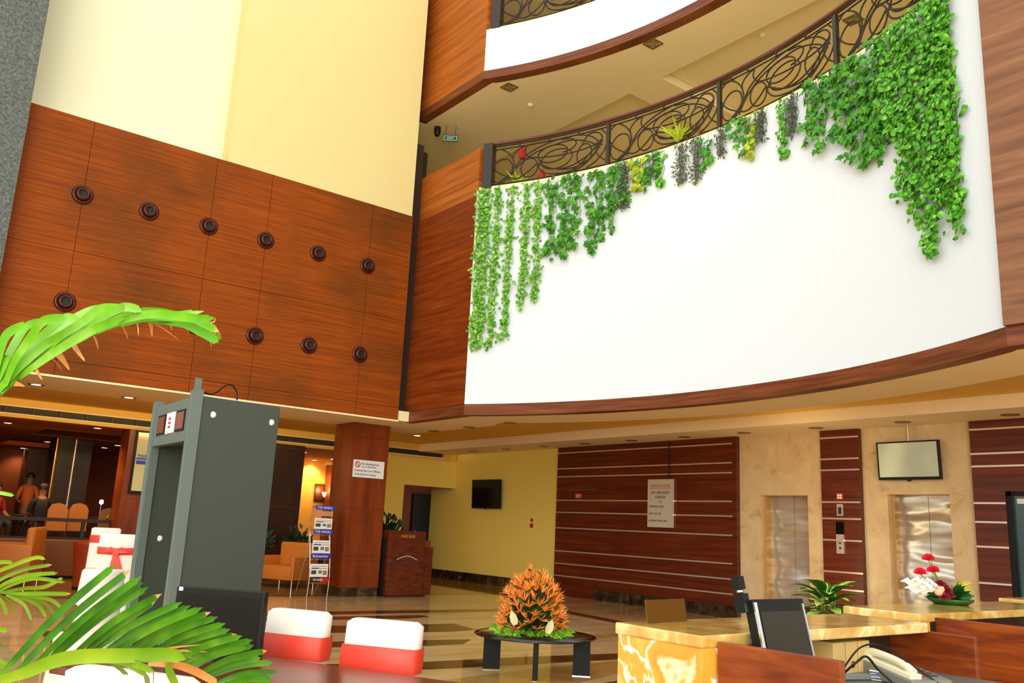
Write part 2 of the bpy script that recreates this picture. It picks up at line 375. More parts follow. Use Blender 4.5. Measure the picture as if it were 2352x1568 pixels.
inlay([(7.8, 8.9), (9.3, 8.7), (9.5, 9.1), (7.9, 9.3)], 2)
inlay([(2.1, 10.2), (2.16, 11.35), (3.6, 11.5), (3.6, 10.0)], 1)
inlay([(2.6, 8.6), (2.6, 9.0), (3.4, 9.0), (3.4, 8.6)], 1)
o = struct(fl.build('floor', [floor_cream, floor_brown, floor_tan]))
# raised restaurant floor
o = struct(MB().box(-4, 10.3, 20.1, 30.5, .002, .45).build('floor', wood_dark))

# knob wall: veneer panels with open joints
kw = MB(); xs = [-3, 2.33, 4.29, 5.28, 7.3, 8.2]; zs = [3.285, 3.52, 5.2, 7.34]
for i in range(len(xs)-1):
    for j in range(len(zs)-1):
        kw.box(xs[i]+.004, xs[i+1]-.004, 14, 14.1, zs[j]+(.004 if j else 0), zs[j+1]-.004)
kw.box(-3, 8.19, 14.02, 14.25, 3.285, 7.34)
struct(kw.build('wall_left', wood_knob))
up = MB(); up.box(4.46, 8.17, 14, 14.35, 7.34, 14); struct(up.build('wall_left', cream_paint))
up = MB(); up.box(-3, 4.46, 14.75, 15, 7.2, 14); up.box(-3, 4.46, 14.1, 14.75, 7.3, 7.338); struct(up.build('wall_left', cream_lit))
struct(MB().box(4.46, 8.17, 14.35, 15, 7.34, 14).build('wall_left', cream_lit))
struct(MB().box(-2, 1.4, 13.7, 13.99, 0, 14).build('wall_left', granite))
struct(MB().box(8.2, XS, 14.2, 14.25, 3.285, 9).build('wall_left', iron_dark))  # dark strip painting the shade inside the gap
struct(MB().box(7.6, XS+.25, 14.45, 14.55, 6.6, 9.0).build('wall_left', wood_dark))
struct(MB().box(7.6, XS+.25, 14.45, 14.55, Z2, 13).build('wall_left', wood_dark))
struct(MB().box(-3, 8.2, 13.97, 14.0, 3.255, 3.285).build('trim_1', ceil_mat))

# curved balcony front and its straight wooden flanks
fr = lambda pa, z0, z1, th, m, nm: struct(MB().wall(pa, z0, z1, th).build(nm, m))
fr(ARC, Z1t, ZP, .2, white_panel, 'wall_balcony')
fr([(XS, 14.2), (XS, YL)], Z1t+.004, 7.35, .18, wood_side, 'wall_balcony')
fr([(XS+.03, 14.45), (XS+.03, YL+.02)], 7.36, 8.3, .15, wood_upper, 'wall_balcony')
fr([(XS, 14.2)]+ARC+[(XS-.03, -3)], Z1, Z1t-.004, .2, wood_trim, 'trim_2')
fr([(XS-.06, YR), (XS-.06, -3)], Z1t, 14, .18, wood_right, 'wall_right')
fr([(XS, 14.45)]+ARC, Z2, Z2t-.004, .2, wood_trim, 'trim_3')
fr(ARC, Z2t, ZP2, .2, white_panel, 'wall_balcony')
fr([(XS, 14.45), (XS, YL)], Z2t, 13, .18, wood_upper, 'wall_balcony')
fr(arc(r=RAD+.06), ZP, ZP+.1, .3, ceil_up, 'trim_4')
fr(arc(r=RAD+.06), ZP2, ZP2+.06, .3, cream_paint, 'trim_5')

# ceilings / slabs
def slab(poly, z0, z1, m, nm='ceiling'): return struct(MB().prism(poly, z0, z1).build(nm, m))
inner = arc(40, RAD+1.12, R(30), R(-34))
ring = [(XS+.02, 14.03)]+[(a+.02, b) for a, b in ARC]+[(XS+.02, -3), (10.0, -3)]+[(a, b) for a, b in reversed(inner)]+[(9.72, 13.0), (9.7, 15.85), (-4, 15.85), (-4, 14.03)]
slab(ring, Z1+.001, Z1+.19, ceil_mat)
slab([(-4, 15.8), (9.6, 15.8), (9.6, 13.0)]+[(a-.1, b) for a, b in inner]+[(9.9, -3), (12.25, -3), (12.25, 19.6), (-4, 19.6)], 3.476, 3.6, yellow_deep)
slab([(12.2, -3), (XE, -3), (XE, 19.6), (12.2, 19.6)], Z1, 3.475, ceil_mat)
# storey above (behind the white parapet)
slab([(a+.2, b) for a, b in ARC]+[(XE, YR), (XE, YL)], 6.45, 6.62, ceil_up)
slab([(8.65, 14.45)]+[(a+.21, b) for a, b in ARC]+[(XS+.2, -3), (10.85, -3), (10.85, 19), (7.0, 19), (7.0, 14.56), (8.65, 14.56)], Z2, Z2+.16, ceil_up)
slab([(10.85, 9.9), (XE, 9.9), (XE, 10.7), (10.85, 10.7)], Z2, Z2+.16, ceil_up)
slab([(10.7, -3), (XE, -3), (XE, 19), (10.7, 19)], Z2+.17, Z2+.2, ceil_up)
slab([(8.65, 14.45)]+[(a+.21, b) for a, b in ARC]+[(XS+.2, -3), (XE, -3), (XE, 19), (7.0, 19), (7.0, 14.56), (8.65, 14.56)], Z3, Z3+.2, ceil_up)
slab([(7, 14.6), (8.6, 14.6), (8.6, 12), (XE, 12), (XE, 19), (7, 19)], 6.45, 6.62, ceil_up)
struct(MB().box(XE, XE+.2, -3, 19, 3.7, 13).build('wall_right', yellow))
struct(MB().box(7, XE, 19, 19.2, 6.4, 13).build('wall_back', yellow))
struct(MB().box(6.9, 7.0, 14.6, 19, 6.4, 13).build('wall_left', cream_paint))

# bulkhead with linear air grille and the restaurant shell
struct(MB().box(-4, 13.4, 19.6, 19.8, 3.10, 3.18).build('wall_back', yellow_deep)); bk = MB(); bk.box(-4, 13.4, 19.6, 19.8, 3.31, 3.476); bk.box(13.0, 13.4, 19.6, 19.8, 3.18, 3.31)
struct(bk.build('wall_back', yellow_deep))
g = MB(); g.box(-4, 12.99, 19.7, 19.76, 3.181, 3.309)
for i in range(34): x = -4+i*.5; g.box(x, x+.03, 19.62, 19.7, 3.18, 3.31)
for z in (3.2, 3.225, 3.25, 3.275): g.box(-4, 13.0, 19.64, 19.66, z, z+.008)
tag(g.build('air_grille', dark_slot), 'long dark linear air grille in the yellow bulkhead over the restaurant opening', 'grille')
g = MB(); g.box(-4, 13.03, 19.57, 19.6, 3.155, 3.18); g.box(-4, 13.03, 19.57, 19.6, 3.31, 3.335); struct(g.build('trim_6', ceil_mat))
struct(MB().box(11.82, 13.45, 19.6, 19.8, 2.39, 3.10).build('wall_back', yellow))
struct(MB().box(10.3, 11.82, 19.6, 19.8, 0, 3.10).build('wall_back', yellow))
struct(MB().box(15.5, 15.6, 20, 22.8, 0, 3.0).build('wall_right', rest_wall))
struct(MB().box(11.7, 11.8, 19.8, 24, 0, 3.0).build('wall_back', rest_wall))
struct(MB().box(11.7, 15.6, 22.6, 22.8, 0, 3.0).build('wall_back', rest_wall))
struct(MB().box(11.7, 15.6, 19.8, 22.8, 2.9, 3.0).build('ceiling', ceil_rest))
struct(MB().box(XE+.15, XE+.3, 15.14, 20.8, 0, 3.6).build('wall_right', yellow))
struct(MB().box(XE+.11, XE+.149, 15.14, 20.8, 0, .22).build('baseboard_right', base_marble))
struct(MB().box(XE, XE+.15, 15.12, 15.14, 0, 3.285).build('trim_7', ceil_mat))
d = struct(MB().box(13.93, 14.7, 22.5, 22.58, 0, 2.3).build('door_4', black))
MB().tube([(14.02, 22.46, 1.0), (14.02, 22.46, 1.2)], .015).build('door_handle', chrome, d)
rc = MB()
for a in ((-4, 3.66, 19.8, 30.5), (5.95, 10.3, 19.8, 30.5), (3.66, 5.95, 19.8, 21.8), (3.66, 5.95, 23.75, 26.3), (3.66, 5.95, 28.85, 30.5)): rc.box(*a, 3.1, 3.3)
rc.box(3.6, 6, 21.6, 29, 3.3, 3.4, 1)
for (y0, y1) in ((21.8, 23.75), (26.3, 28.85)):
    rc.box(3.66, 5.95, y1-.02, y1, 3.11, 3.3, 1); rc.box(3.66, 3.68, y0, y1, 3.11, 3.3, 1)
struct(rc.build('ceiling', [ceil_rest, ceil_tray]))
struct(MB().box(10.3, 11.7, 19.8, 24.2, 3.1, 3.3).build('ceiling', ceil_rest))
struct(MB().box(10.5, 15.6, 24.2, 24.4, 0, 3.6).build('wall_back', rest_wall))
struct(MB().box(10.3, 10.5, 24.2, 30.7, 0, 3.3).build('wall_right', rest_wall))
struct(MB().box(-4, 10.5, 30.5, 30.7, 0, 3.3).build('wall_back', rest_wall))
struct(MB().box(-4.2, -4, 14, 30.7, 0, 3.5).build('wall_left', rest_wall))
struct(MB().box(8.9, 12.2, 24, 24.2, 0, 3.1).build('wall_back', amber_wall))

# lift wall: red veneer panels, steel inlay strips, beige marble, recessed lift doors
SZ = [3.154, 2.796, 2.612, 2.082, 1.812, 1.464, .957, .684, .42]
def red_panel(y0, y1, zb, doorgap=None, nm='wall_right'):
    w = struct(MB().box(XE-.1, XE+.05, y0, y1, zb, 3.285).build(nm, wood_red))
    s_ = MB()
    for i, z in enumerate(SZ):
        a, b = y0, y1
        if doorgap and z < doorgap[2]: a = doorgap[1]
        if z > zb: s_.box(XE-.106, XE-.1, a, b, z-.013, z+.013)
    s_.build('steel_strip', steel, w); return w
w1 = struct(MB().box(XE-.1, XE+.05, 10.07, 13.78, .216, 3.285).build('wall_right', wood_red))
s_ = MB()
for z in SZ: s_.box(XE-.106, XE-.1, 10.17, 15.13, z-.013, z+.013)
s_.build('steel_strip', steel, w1)
struct(MB().box(XE-.1, XE+.05, 13.79, 15.12, 2.33, 3.285).build('wall_right', wood_red))
dd = struct(MB().box(XE-.1, XE+.05, 13.79, 15.12, 0, 2.322).build('door_3', wood_red))
struct(MB().box(XE-.13, XE+.04, 10.07, 13.78, 0, .214).build('baseboard_right', base_marble))
struct(MB().box(XE-.10, XE+.05, 7.62, 8.32, 0, 3.285).build('wall_right', wood_red))
s_ = MB()
for z in SZ: s_.box(XE-.106, XE-.1, 7.62, 8.32, z-.013, z+.013)
struct(s_.build('trim_8', steel))
# right-hand wood bay with the glass door opening
struct(MB().box(XE-.1, XE+.05, 5.4, 5.84, 0, 3.285).build('wall_right', wood_red))
struct(MB().box(XE-.1, XE+.05, -3, 5.4, 2.25, 3.285).build('wall_right', wood_red))
struct(MB().box(XE-.1, XE+.05, -3, 4.2, 0, 2.25).build('wall_right', wood_red))
s_ = MB()
for z in SZ: s_.box(XE-.106, XE-.1, -3 if z > 2.3 else 5.4, 5.84, z-.013, z+.013)
struct(s_.build('trim_9', steel))
g = struct(MB().box(XE-.02, XE, 4.25, 5.35, .05, 2.2).build('door_5', glass_door))
f = MB()
for b in ((4.2, 4.28, 0, 2.25), (5.33, 5.4, 0, 2.25), (4.2, 5.4, 2.19, 2.25), (4.2, 5.4, 0, .08)): f.box(XE-.08, XE+.02, *b)
f.build('door_frame', black, g)
MB().box(XE-.025, XE-.02, 4.5, 5.28, 2.08, 2.15).build('door_label', paper, g)
mb = MB()
def marble_bay(y0, y1, o0, o1, zt, n):
    """marble surround y0<y1 with lift opening o0<o1"""
    m_ = MB(); m_.box(XE, XE+.1, o1, y1, 0, 3.285); m_.box(XE, XE+.1, y0, o0, 0, 3.285); m_.box(XE, XE+.1, o0, o1, zt, 3.285)
    struct(m_.build('wall_right', marble))
    fr_ = MB()
    fr_.box(XE+.1, XE+.45, o1, o1+.03, 0, zt+.02); fr_.box(XE+.1, XE+.45, o0-.03, o0, 0, zt+.02); fr_.box(XE+.1, XE+.45, o0, o1, zt, zt+.03)
    fr_.box(XE+.1, XE+.16, o1-.05, o1, 0, zt)
    w = (o1-o0)
    dr = struct(MB().box(XE+.33, XE+.36, o0+.01, (o0+o1)/2-.004, 0, zt).build('door_%d' % n, steel_door))
    MB().box(XE+.33, XE+.36, (o0+o1)/2+.004, o1, 0, zt).build('door_leaf', steel_door, dr)
    fr_.build('door_frame', frame_gold, dr)
    MB().box(XE+.365, XE+.40, o0, o1, 0, zt).build('door_backing', black, dr)
marble_bay(8.32, 10.07, 8.65, 9.63, 2.2, 1)
marble_bay(5.84, 7.62, 6.23, 7.21, 2.215, 2)

# ------------------------------------------------------------------ columns
def column(x0, x1, y0, y1, zt, m=None, base=True):
    o = struct(MB().box(x0, x1, y0, y1, .16 if base else 0, zt).build('column', m or wood_col))
    if base: MB().box(x0+.01, x1-.01, y0+.01, y1-.01, 0, .16).build('column_base', base_marble, o)
    g = MB()
    for z in (.66, .74, 1.63, 3.0): g.box(x0-.003, x1+.003, y0-.003, y1+.003, z, z+.012)
    g.build('joint_line', rail_wood, o)
    return o
column(7.85, 8.66, 15.06, 15.84, 3.28)
column(4.86, 5.7, 19.45, 20.09, 3.09, wood_col, False)
column(7.85, 8.82, 19.3, 20.05, 3.09, wood_dark, False)
c_ = column(4.3, 5.15, 24, 24.8, 3.09, wood_dark, False)
MB().tube([(4.32, 23.98, .45), (4.32, 23.98, 3.08)], .04).build('metal_corner', gold, c_)
MB().tube([(4.75, 23.98, .45), (4.75, 23.98, 3.08)], .03).build('metal_corner', steel, c_)
column(4.55, 5.3, 29.4, 30.2, 3.09, wood_dark, False)
column(1.6, 2.3, 24, 24.8, 3.09, rest_wall, False)

# ------------------------------------------------------------------ ceiling lights
def downlight(p, lit, label, group, square=False, r=.09, nm='ceiling_light'):
    p = Vector(p); b = MB()
    if square:
        for a in ((-.13, .13, -.13, -.1), (-.13, .13, .1, .13), (-.13, -.1, -.1, .1), (.1, .13, -.1, .1)): b.box(p.x+a[0], p.x+a[1], p.y+a[2], p.y+a[3], p.z-.012, p.z)
        b.lathe([(.085, -.008), (.085, 0), (.1, 0), (.1, -.008), (.085, -.008)], p, 20)
    else:
        b.lathe([(r, -.004), (r+.03, -.008), (r+.035, 0)], p, 20); b.lathe([(r, -.004), (r*.8, -.001)], p, 20)
    root = b.build(nm, ring_dark); tag(root, label, 'ceiling light', group)
    q = MB(); q.lathe([(0, -.0035), (r*.82, -.0035)], p, 16); q.build('lens', glow if lit else lens_off, root)
    if lit:
        l = bpy.data.lights.new('lamp', 'SPOT'); l.energy = lit; l.color = (1, .70, .36); l.spot_size = R(130); l.spot_blend = .8; l.shadow_soft_size = .08
        lo = bpy.data.objects.new('lamp', l); C.objects.link(lo); lo.location = p-Vector((0, 0, .05)); put(lo, root)
    return root
for i, y in enumerate((18.0, 16.6, 15.2, 13.8, 12.4, 11.0, 9.6, 8.15, 6.65, 5.1)):
    downlight((12.82, y, Z1), 0, 'unlit round downlight along the lift wall soffit, %s counted from the yellow wall' % ORD[i], 'downlights in the soffit along the lift wall')
for i, q in enumerate(((1024, 993), (1117, 986), (1208, 976), (1353, 976))):
    p = P(*q, z=3.47 if i == 3 else Z1); p.z -= 0; p.x = min(p.x, 9.6) if i < 3 else p.x
    if i == 3: p = Vector((11.2, 11.9, 3.475))
    downlight(p, 0, 'unlit round downlight under the curved balcony, %s from the wooden column' % ORD[i], 'downlights under the curved balcony')
for i, q in enumerate(((83, 883), (296, 913), (958, 1000))):
    downlight(P(*q, z=Z1), 22, 'lit warm downlight in the cream soffit, %s' % ('leftmost near the palm frond', 'left of the metal detector', 'just right of the wooden column')[i], 'lit downlights in the cream soffit')
for i, q in enumerate(((224, 983), (131, 1008), (109, 1014.5), (53, 1029), (270, 1022.5), (240, 1028), (18, 971), (697, 1038), (716, 1057), (766, 1054))):
    p = P(*q, z=3.1)
    p.y = min(p.y, 23.8) if i >= 7 else p.y
    if i >= 7: p.x = min(p.x, 11.5)
    downlight(p, (60, 50, 50, 50, 50, 50, 60, 60, 90, 90)[i], 'lit warm downlight in the restaurant ceiling, %s' % ('nearest and largest of the left group', 'right one of the middle pair', 'left one of the middle pair', 'farthest left above the dark door', 'right one of the pair beside the orange column', 'left one of the pair beside the orange column', 'at the left edge of the photo', 'nearest one by the amber wall', 'centre one by the amber wall', 'rightmost one by the amber wall')[i], 'restaurant downlights')
for i, q in enumerate(((1170, 200), (1500, 100), (1665, 183), (1960, 45))):
    p = P(*q, z=Z2 if i < 2 else Z2+.17)
    downlight(p, 0, 'square downlight frame in the upper balcony ceiling, %s' % ('next to the wooden corner', 'above the middle of the railing', 'seen just above the railing middle', 'at the right behind the railing')[i], 'square downlights in the upper ceiling', True)
for i, q in enumerate(((1218, 240), (1750, 80))):
    p = P(*q, z=Z2 if i == 0 else Z2+.17); b = MB(); b.lathe([(.06, 0), (.055, -.02), (.02, -.045), (0, -.05)], p, 16)
    tag(b.build('smoke_detector', ceil_up), 'small cream smoke detector on the upper ceiling, %s' % ('left one near the wooden corner', 'right one above the railing')[i], 'smoke detector', 'smoke detectors on the upper ceiling')

# ------------------------------------------------------------------ knobs on the wooden wall
def knob(x, z, label):
    c = Vector((x, 14, z)); k = 1
    t = MB().lathe([(.155, 0), (.15, -.02), (.13, -.032), (.112, -.028), (.108, -.022)], c, 28, ax=(0, 1, 0)).build('wall_ornament', knob_mat)
    tag(t, label, 'wall ornament', 'bronze ring ornaments on the wooden wall')
    MB().lathe([(.108, -.02), (.098, -.06), (.082, -.078), (.062, -.074), (.058, -.05)], c, 28, ax=(0, 1, 0)).build('inner_ring', knob_mat, t)
    MB().lathe([(.06, -.05), (0, -.045)], c, 20, ax=(0, 1, 0)).build('hole', knob_black, t)
KX = [2.32, 3.31, 4.275, 5.275, 6.27, 7.285]
for j, (z, row) in enumerate(((6.11, 'upper'), (4.40, 'lower'))):
    for i, x in enumerate(KX):
        knob(x, z, 'round bronze ring ornament, %s from the left in the %s row on the wooden wall' % (ORD[i], row))

# ------------------------------------------------------------------ wrought-iron balcony railings
def bay_curves():
    """scrolls of one railing bay: u along 0..1, v up 0..1"""
    cs = []
    def ell(cu, cv, ru, rv, tilt=0, a0=0, a1=360, n=26):
        pts = []
        for i in range(n+1):
            t = R(a0+(a1-a0)*i/n); x = ru*math.cos(t)*2.15; y = rv*math.sin(t)*.78; q = R(tilt)
            pts.append((cu+(x*math.cos(q)-y*math.sin(q))/2.15, cv+(x*math.sin(q)+y*math.cos(q))/.78))
        cs.append(pts)
    ell(.11, .36, .085, .34, -12)
    ell(.34, .34, .07, .27, 0)
    ell(.535, .62, .125, .24, 4)
    ell(.57, .45, .13, .27, 8)
    ell(.80, .42, .06, .28, -4)
    S_ = lambda *p: cs.append([tuple(v[:2]) for v in spline([(a, b, 0) for a, b in p], 7)])
    S_((.01, .85), (.08, 1.0), (.17, .82), (.21, .55), (.20, .3), (.12, .06))
    S_((.08, .02), (.16, .2), (.21, .42), (.20, .75), (.25, .93), (.31, .99))
    S_((.11, .0), (.20, .3), (.27, .62), (.40, .86), (.55, .98), (.72, 1.0), (.86, .85), (.95, .55))
    S_((.17, .06), (.24, .42), (.37, .72), (.54, .86), (.70, .88), (.84, .72), (.93, .5))
    S_((.01, .62), (.06, .38), (.14, .2), (.24, .08), (.33, .22), (.40, .42))
    S_((.31, .98), (.30, .80), (.36, .62), (.55, .54), (.74, .54), (.88, .60), (.95, .72))
    S_((.42, .42), (.50, .24), (.62, .12), (.75, .12), (.86, .3), (.94, .62))
    S_((.42, .40), (.55, .18), (.68, .16), (.82, .34), (.93, .64))
    S_((.44, .5), (.42, .3), (.48, .1), (.60, .02), (.70, .04), (.78, .18), (.86, .45), (.94, .68))
    S_((.78, .72), (.84, .94), (.92, .9), (.95, .7), (.90, .40), (.80, .12), (.72, .02))
    S_((.94, .98), (.99, .75), (.97, .4), (.90, .15), (.82, .02))
    S_((.95, .66), (.90, .48), (.92, .28), (.98, .1))
    S_((.60, .97), (.69, .93), (.73, .8), (.70, .66), (.62, .60))
    return cs
CURVES = bay_curves()
def railing(zb, angs, label, zt):
    rr = RAD+.10
    root = thing('balcony_railing', label, 'railing', (CX+rr, CY, zb-.1))
    pt = lambda a, z, r=rr: Vector((CX+r*math.cos(a), CY+r*math.sin(a), z))
    full = [angs[0]+(angs[-1]-angs[0])*i/60 for i in range(61)]
    hr = MB().tube([pt(a, zt+.07) for a in full], .035, 10); hr.build('handrail', rail_wood, root)
    MB().tube([pt(a, zt+.01) for a in full], .014, 6).build('top_bar', iron, root)
    MB().tube([pt(a, zt-.05) for a in full], .012, 6).build('top_bar', iron, root)
    MB().tube([pt(a, zb+.02) for a in full], .014, 6).build('bottom_bar', iron, root)
    for k in range(len(angs)):
        a = angs[k]; w = .03 if k else .09
        t_ = Vector((-math.sin(a), math.cos(a), 0)); n_ = Vector((math.cos(a), math.sin(a), 0))
        c = pt(a, (zb+zt)/2); MB().obox(c, t_*w, n_*w, Vector((0, 0, (zt-zb)/2+(.06 if k == 0 else 0)))).build('post', iron_dark, root)
        if k == len(angs)-1: continue
        a1 = angs[k+1]; b = MB()
        for cv in CURVES:
            b.tube([pt(a+(a1-a)*min(max(u, .0), 1), zb+.03+max(0, min(1, v))*(zt-zb-.08)) for u, v in cv], .0125, 5)
        b.build('scroll_panel', iron, root)
        for u in (.25, .5, .75): MB().tube([pt(a+(a1-a)*u, zt-.05), pt(a+(a1-a)*u, zt+.05)], .016, 6).build('bracket', iron, root)
def ang_of(px, py):
    v = ray(px, py); d = Vector((v.x, v.y)).normalized(); c = Vector((CX, CY)); b = -d.dot(c)
    t = -b+math.sqrt(b*b-(c.length_squared-RAD**2)); q = d*t; return math.atan2(q.y-CY, q.x-CX)
PA = [A0-.02, ang_of(1390, 330), ang_of(1643, 240), ang_of(1907, 85)]
st = PA[2]-PA[3]; PA += [PA[3]-st, -A0+.0]
railing(ZP+.12, PA, 'curved wrought iron scroll railing above the white panel with ivy', 8.30)
railing(ZP2+.08, PA, 'wrought iron scroll railing of the topmost balcony at the upper edge', 11.6)

# ------------------------------------------------------------------ ivy on the white panel
def leaf_shape(kind):
    if kind == 'round': return [(0, 0), (.42, .12), (.52, .45), (.38, .8), (0, 1), (-.38, .8), (-.52, .45), (-.42, .12)]
    if kind == 'small': return [(0, 0), (.35, .15), (.42, .5), (0, 1), (-.42, .5), (-.35, .15)]
    if kind == 'herb': return [(0, 0), (.2, .4), (0, 1), (-.2, .4)]
    return [(0, 0), (.2, .1), (.5, -.02), (.36, .28), (.62, .5), (.28, .56), (.2, .72), (0, 1.05), (-.2, .72), (-.28, .56), (-.62, .5), (-.36, .28), (-.5, -.02), (-.2, .1)]
def ivy(px, py, ybot, width, kind, m, label, ztop=ZP+.02, dens=1, size=.09, pybot=None, tip=.35):
    a = ang_of(px, py); q = Vector((CX+RAD*math.cos(a), CY+RAD*math.sin(a)))
    v = ray(px, ybot); zb = EYE.z+v.z*q.length/math.hypot(v.x, v.y)
    n = Vector((-math.cos(a), -math.sin(a), 0)); t = Vector((math.sin(a), -math.cos(a), 0)); L = ztop-zb
    b = MB(); sh = leaf_shape(kind)
    num = int(dens*L*width/(size*size)*2.3)
    ph = random.random()*6
    for i in range(num):
        z = random.random()**1.0
        w = width*(1-tip*z)*(.85+.25*math.sin(ph+z*L*5))
        u = random.gauss(0, .27)*w; zz = ztop-z*L+random.uniform(-.03, .03)
        d = random.uniform(.02, .03+.35*min(width, .35))
        c = Vector((q.x, q.y, zz))+n*d+t*u
        s = size*random.uniform(.65, 1.2)
        r_ = random.gauss(0, .8); dn = Vector((0, 0, -1))*math.cos(r_)+t*math.sin(r_)
        nn = (n+t*random.uniform(-.7, .7)+Vector((0, 0, random.uniform(-.3, .7)))).normalized()
        sd = dn.cross(nn).normalized(); dn = nn.cross(sd).normalized()
        vs = [c+nn*s*.12]+[c+sd*x*s+dn*y*s-nn*abs(x)*s*.25 for x, y in sh]
        k = len(sh); b.add(vs, [(0, 1+j, 1+(j+1) % k) for j in range(k)], 0, False)
    if kind == 'herb':
        for j in range(3): b.tube([Vector((q.x, q.y, ztop-L*.97*k/6))+n*.05+t*((j-1)*width*.12*(1-.05*k)) for k in range(7)], .006, 4)
    o = b.build('hanging_ivy' if kind != 'herb' else 'hanging_herb', m, fix=False)
    tag(o, label, 'hanging plant', 'hanging greenery on the curved white panel')
    st_ = MB()
    for j in range(max(1, int(width/.12))):
        u = (j+.5)/max(1, int(width/.12))*width-width/2
        st_.tube([Vector((q.x, q.y, ztop-L*k/8))+n*(.02+.01*math.sin(k+j))+t*(u*(1-.04*k)+.02*math.sin(k*1.7+j)) for k in range(8)], .004, 4)
    st_.build('vine_stem', vine_stem, o)
    return o
IV = [ # mid px, mid py, bottom py, width m, kind
 (1099, 620, 800, .20, 'small', 'wide small-leaved ivy strand along the left end of the white panel'),
 (1113, 620, 795, .17, 'small', 'small-leaved ivy strand doubled behind the leftmost strand of the panel'),
 (1137, 620, 800, .17, 'small', 'thin long small-leaved ivy strand, next to the wide leftmost one'),
 (1169, 610, 778, .18, 'small', 'thin ivy strand, third free-hanging one from the left panel end'),
 (1206, 580, 712, .19, 'small', 'thin ivy strand, fourth from the left, touching its right neighbour'),
 (1235, 560, 690, .18, 'small', 'thin ivy strand, shorter one left of the lobed ivy clump'),
 (1270, 510, 595, .32, 'lobed', 'lobed ivy strand at the left side of the mid-left clump'),
 (1299, 510, 598, .34, 'lobed', 'longest lobed ivy strand in the mid-left clump'),
 (1325, 490, 572, .30, 'lobed', 'lobed ivy strand in the middle of the mid-left clump'),
 (1362, 490, 575, .34, 'lobed', 'full lobed ivy strand right of the middle of the mid-left clump'),
 (1386, 470, 556, .28, 'lobed', 'lobed ivy strand near the right side of the mid-left clump'),
 (1412, 450, 545, .26, 'lobed', 'tapering lobed ivy strand at the right end of the mid-left clump'),
 (1437, 420, 480, .26, 'herb', 'grey-green herb tuft at the right of the mid-left clump'),
 (1432, 420, 470, .34, 'lobed', 'short bushy lobed ivy above the clump right end'),
 (1470, 420, 440, .36, 'yellow', 'yellowish-green short ivy tuft right of the mid-left clump'),
 (1487, 405, 432, .30, 'lobed', 'dark green short ivy tuft behind the yellowish one'),
 (1519, 400, 430, .22, 'round', 'short round-leaved ivy at the end before the bare gap'),
 (1507, 385, 410, .16, 'herb', 'small dark herb tuft beside the short round-leaved ivy'),
 (1569, 385, 425, .24, 'herb', 'grey herb tuft hanging left after the bare gap'),
 (1606, 375, 420, .26, 'herb', 'grey herb tuft hanging longest, second after the bare gap'),
 (1628, 350, 385, .26, 'lobed', 'green ivy tuft between the grey herb tufts'),
 (1661, 335, 362, .20, 'herb', 'small grey herb tuft under the third railing post'),
 (1706, 310, 358, .38, 'lobed', 'bushy ivy tuft under the railing middle with a long end'),
 (1730, 315, 362, .24, 'yellow', 'yellow-green ivy end below the bushy middle tuft'),
 (1754, 290, 325, .26, 'herb', 'grey herb tuft right of the bushy middle ivy'),
 (1805, 300, 355, .20, 'round', 'slim round-leaved strand with a detached-looking tip'),
 (1827, 265, 310, .22, 'herb', 'grey herb tuft beside the slim round-leaved strand'),
 (1868, 260, 320, .24, 'lobed', 'left half of the medium ivy strand before the big mass'),
 (1890, 270, 352, .26, 'lobed', 'right half of the medium ivy strand before the big mass'),
 (1934, 260, 318, .30, 'lobed', 'leftmost loose strand of the big ivy mass'),
 (1964, 260, 368, .34, 'lobed', 'loose lobed strand reaching low in the big ivy mass'),
 (1998, 270, 380, .34, 'lobed', 'lowest lobed strand at the centre of the big ivy mass'),
 (2026, 220, 370, .32, 'lobed', 'lobed strand right of the lowest centre one in the big mass'),
 (2052, 200, 320, .30, 'round', 'round-leaved strand joining the lobed and the round ivy'),
 (2082, 280, 455, .28, 'round', 'round-leaved strand, left edge of the dense right mass'),
 (2107, 300, 520, .28, 'round', 'dense round-leaved strand falling to the lowest tip, left part'),
 (2138, 300, 585, .30, 'round', 'longest round-leaved strand with the lowest tip of all'),
 (2165, 300, 470, .26, 'round', 'shorter round-leaved strand between the two long right tips'),
 (2188, 300, 500, .26, 'round', 'round-leaved strand just left of the rightmost one'),
 (2200, 290, 540, .18, 'round', 'rightmost round-leaved strand close to the bare panel margin')]
for px, py, yb, w, k, lab in IV:
    w *= 1.25 if px > 1850 else (.9 if k == 'lobed' else 1.12)
    mm = {'small': ivy_small, 'lobed': ivy_lobed, 'round': ivy_round, 'herb': herb_grey, 'yellow': ivy_yellow}[k]
    kk = 'round' if k == 'yellow' else k
    sz = {'small': .07, 'lobed': .11, 'round': .07, 'herb': .06, 'yellow': .09}[k]
    tp = .6 if k == 'lobed' and px > 1900 else (.15 if k == 'small' else .3)
    ivy(px, py, yb, w, kk, mm, lab, dens={'herb': 2.4, 'round': .92, 'small': 1.4}.get(k, .9 if px > 1450 else .8), size=sz, tip=tp)
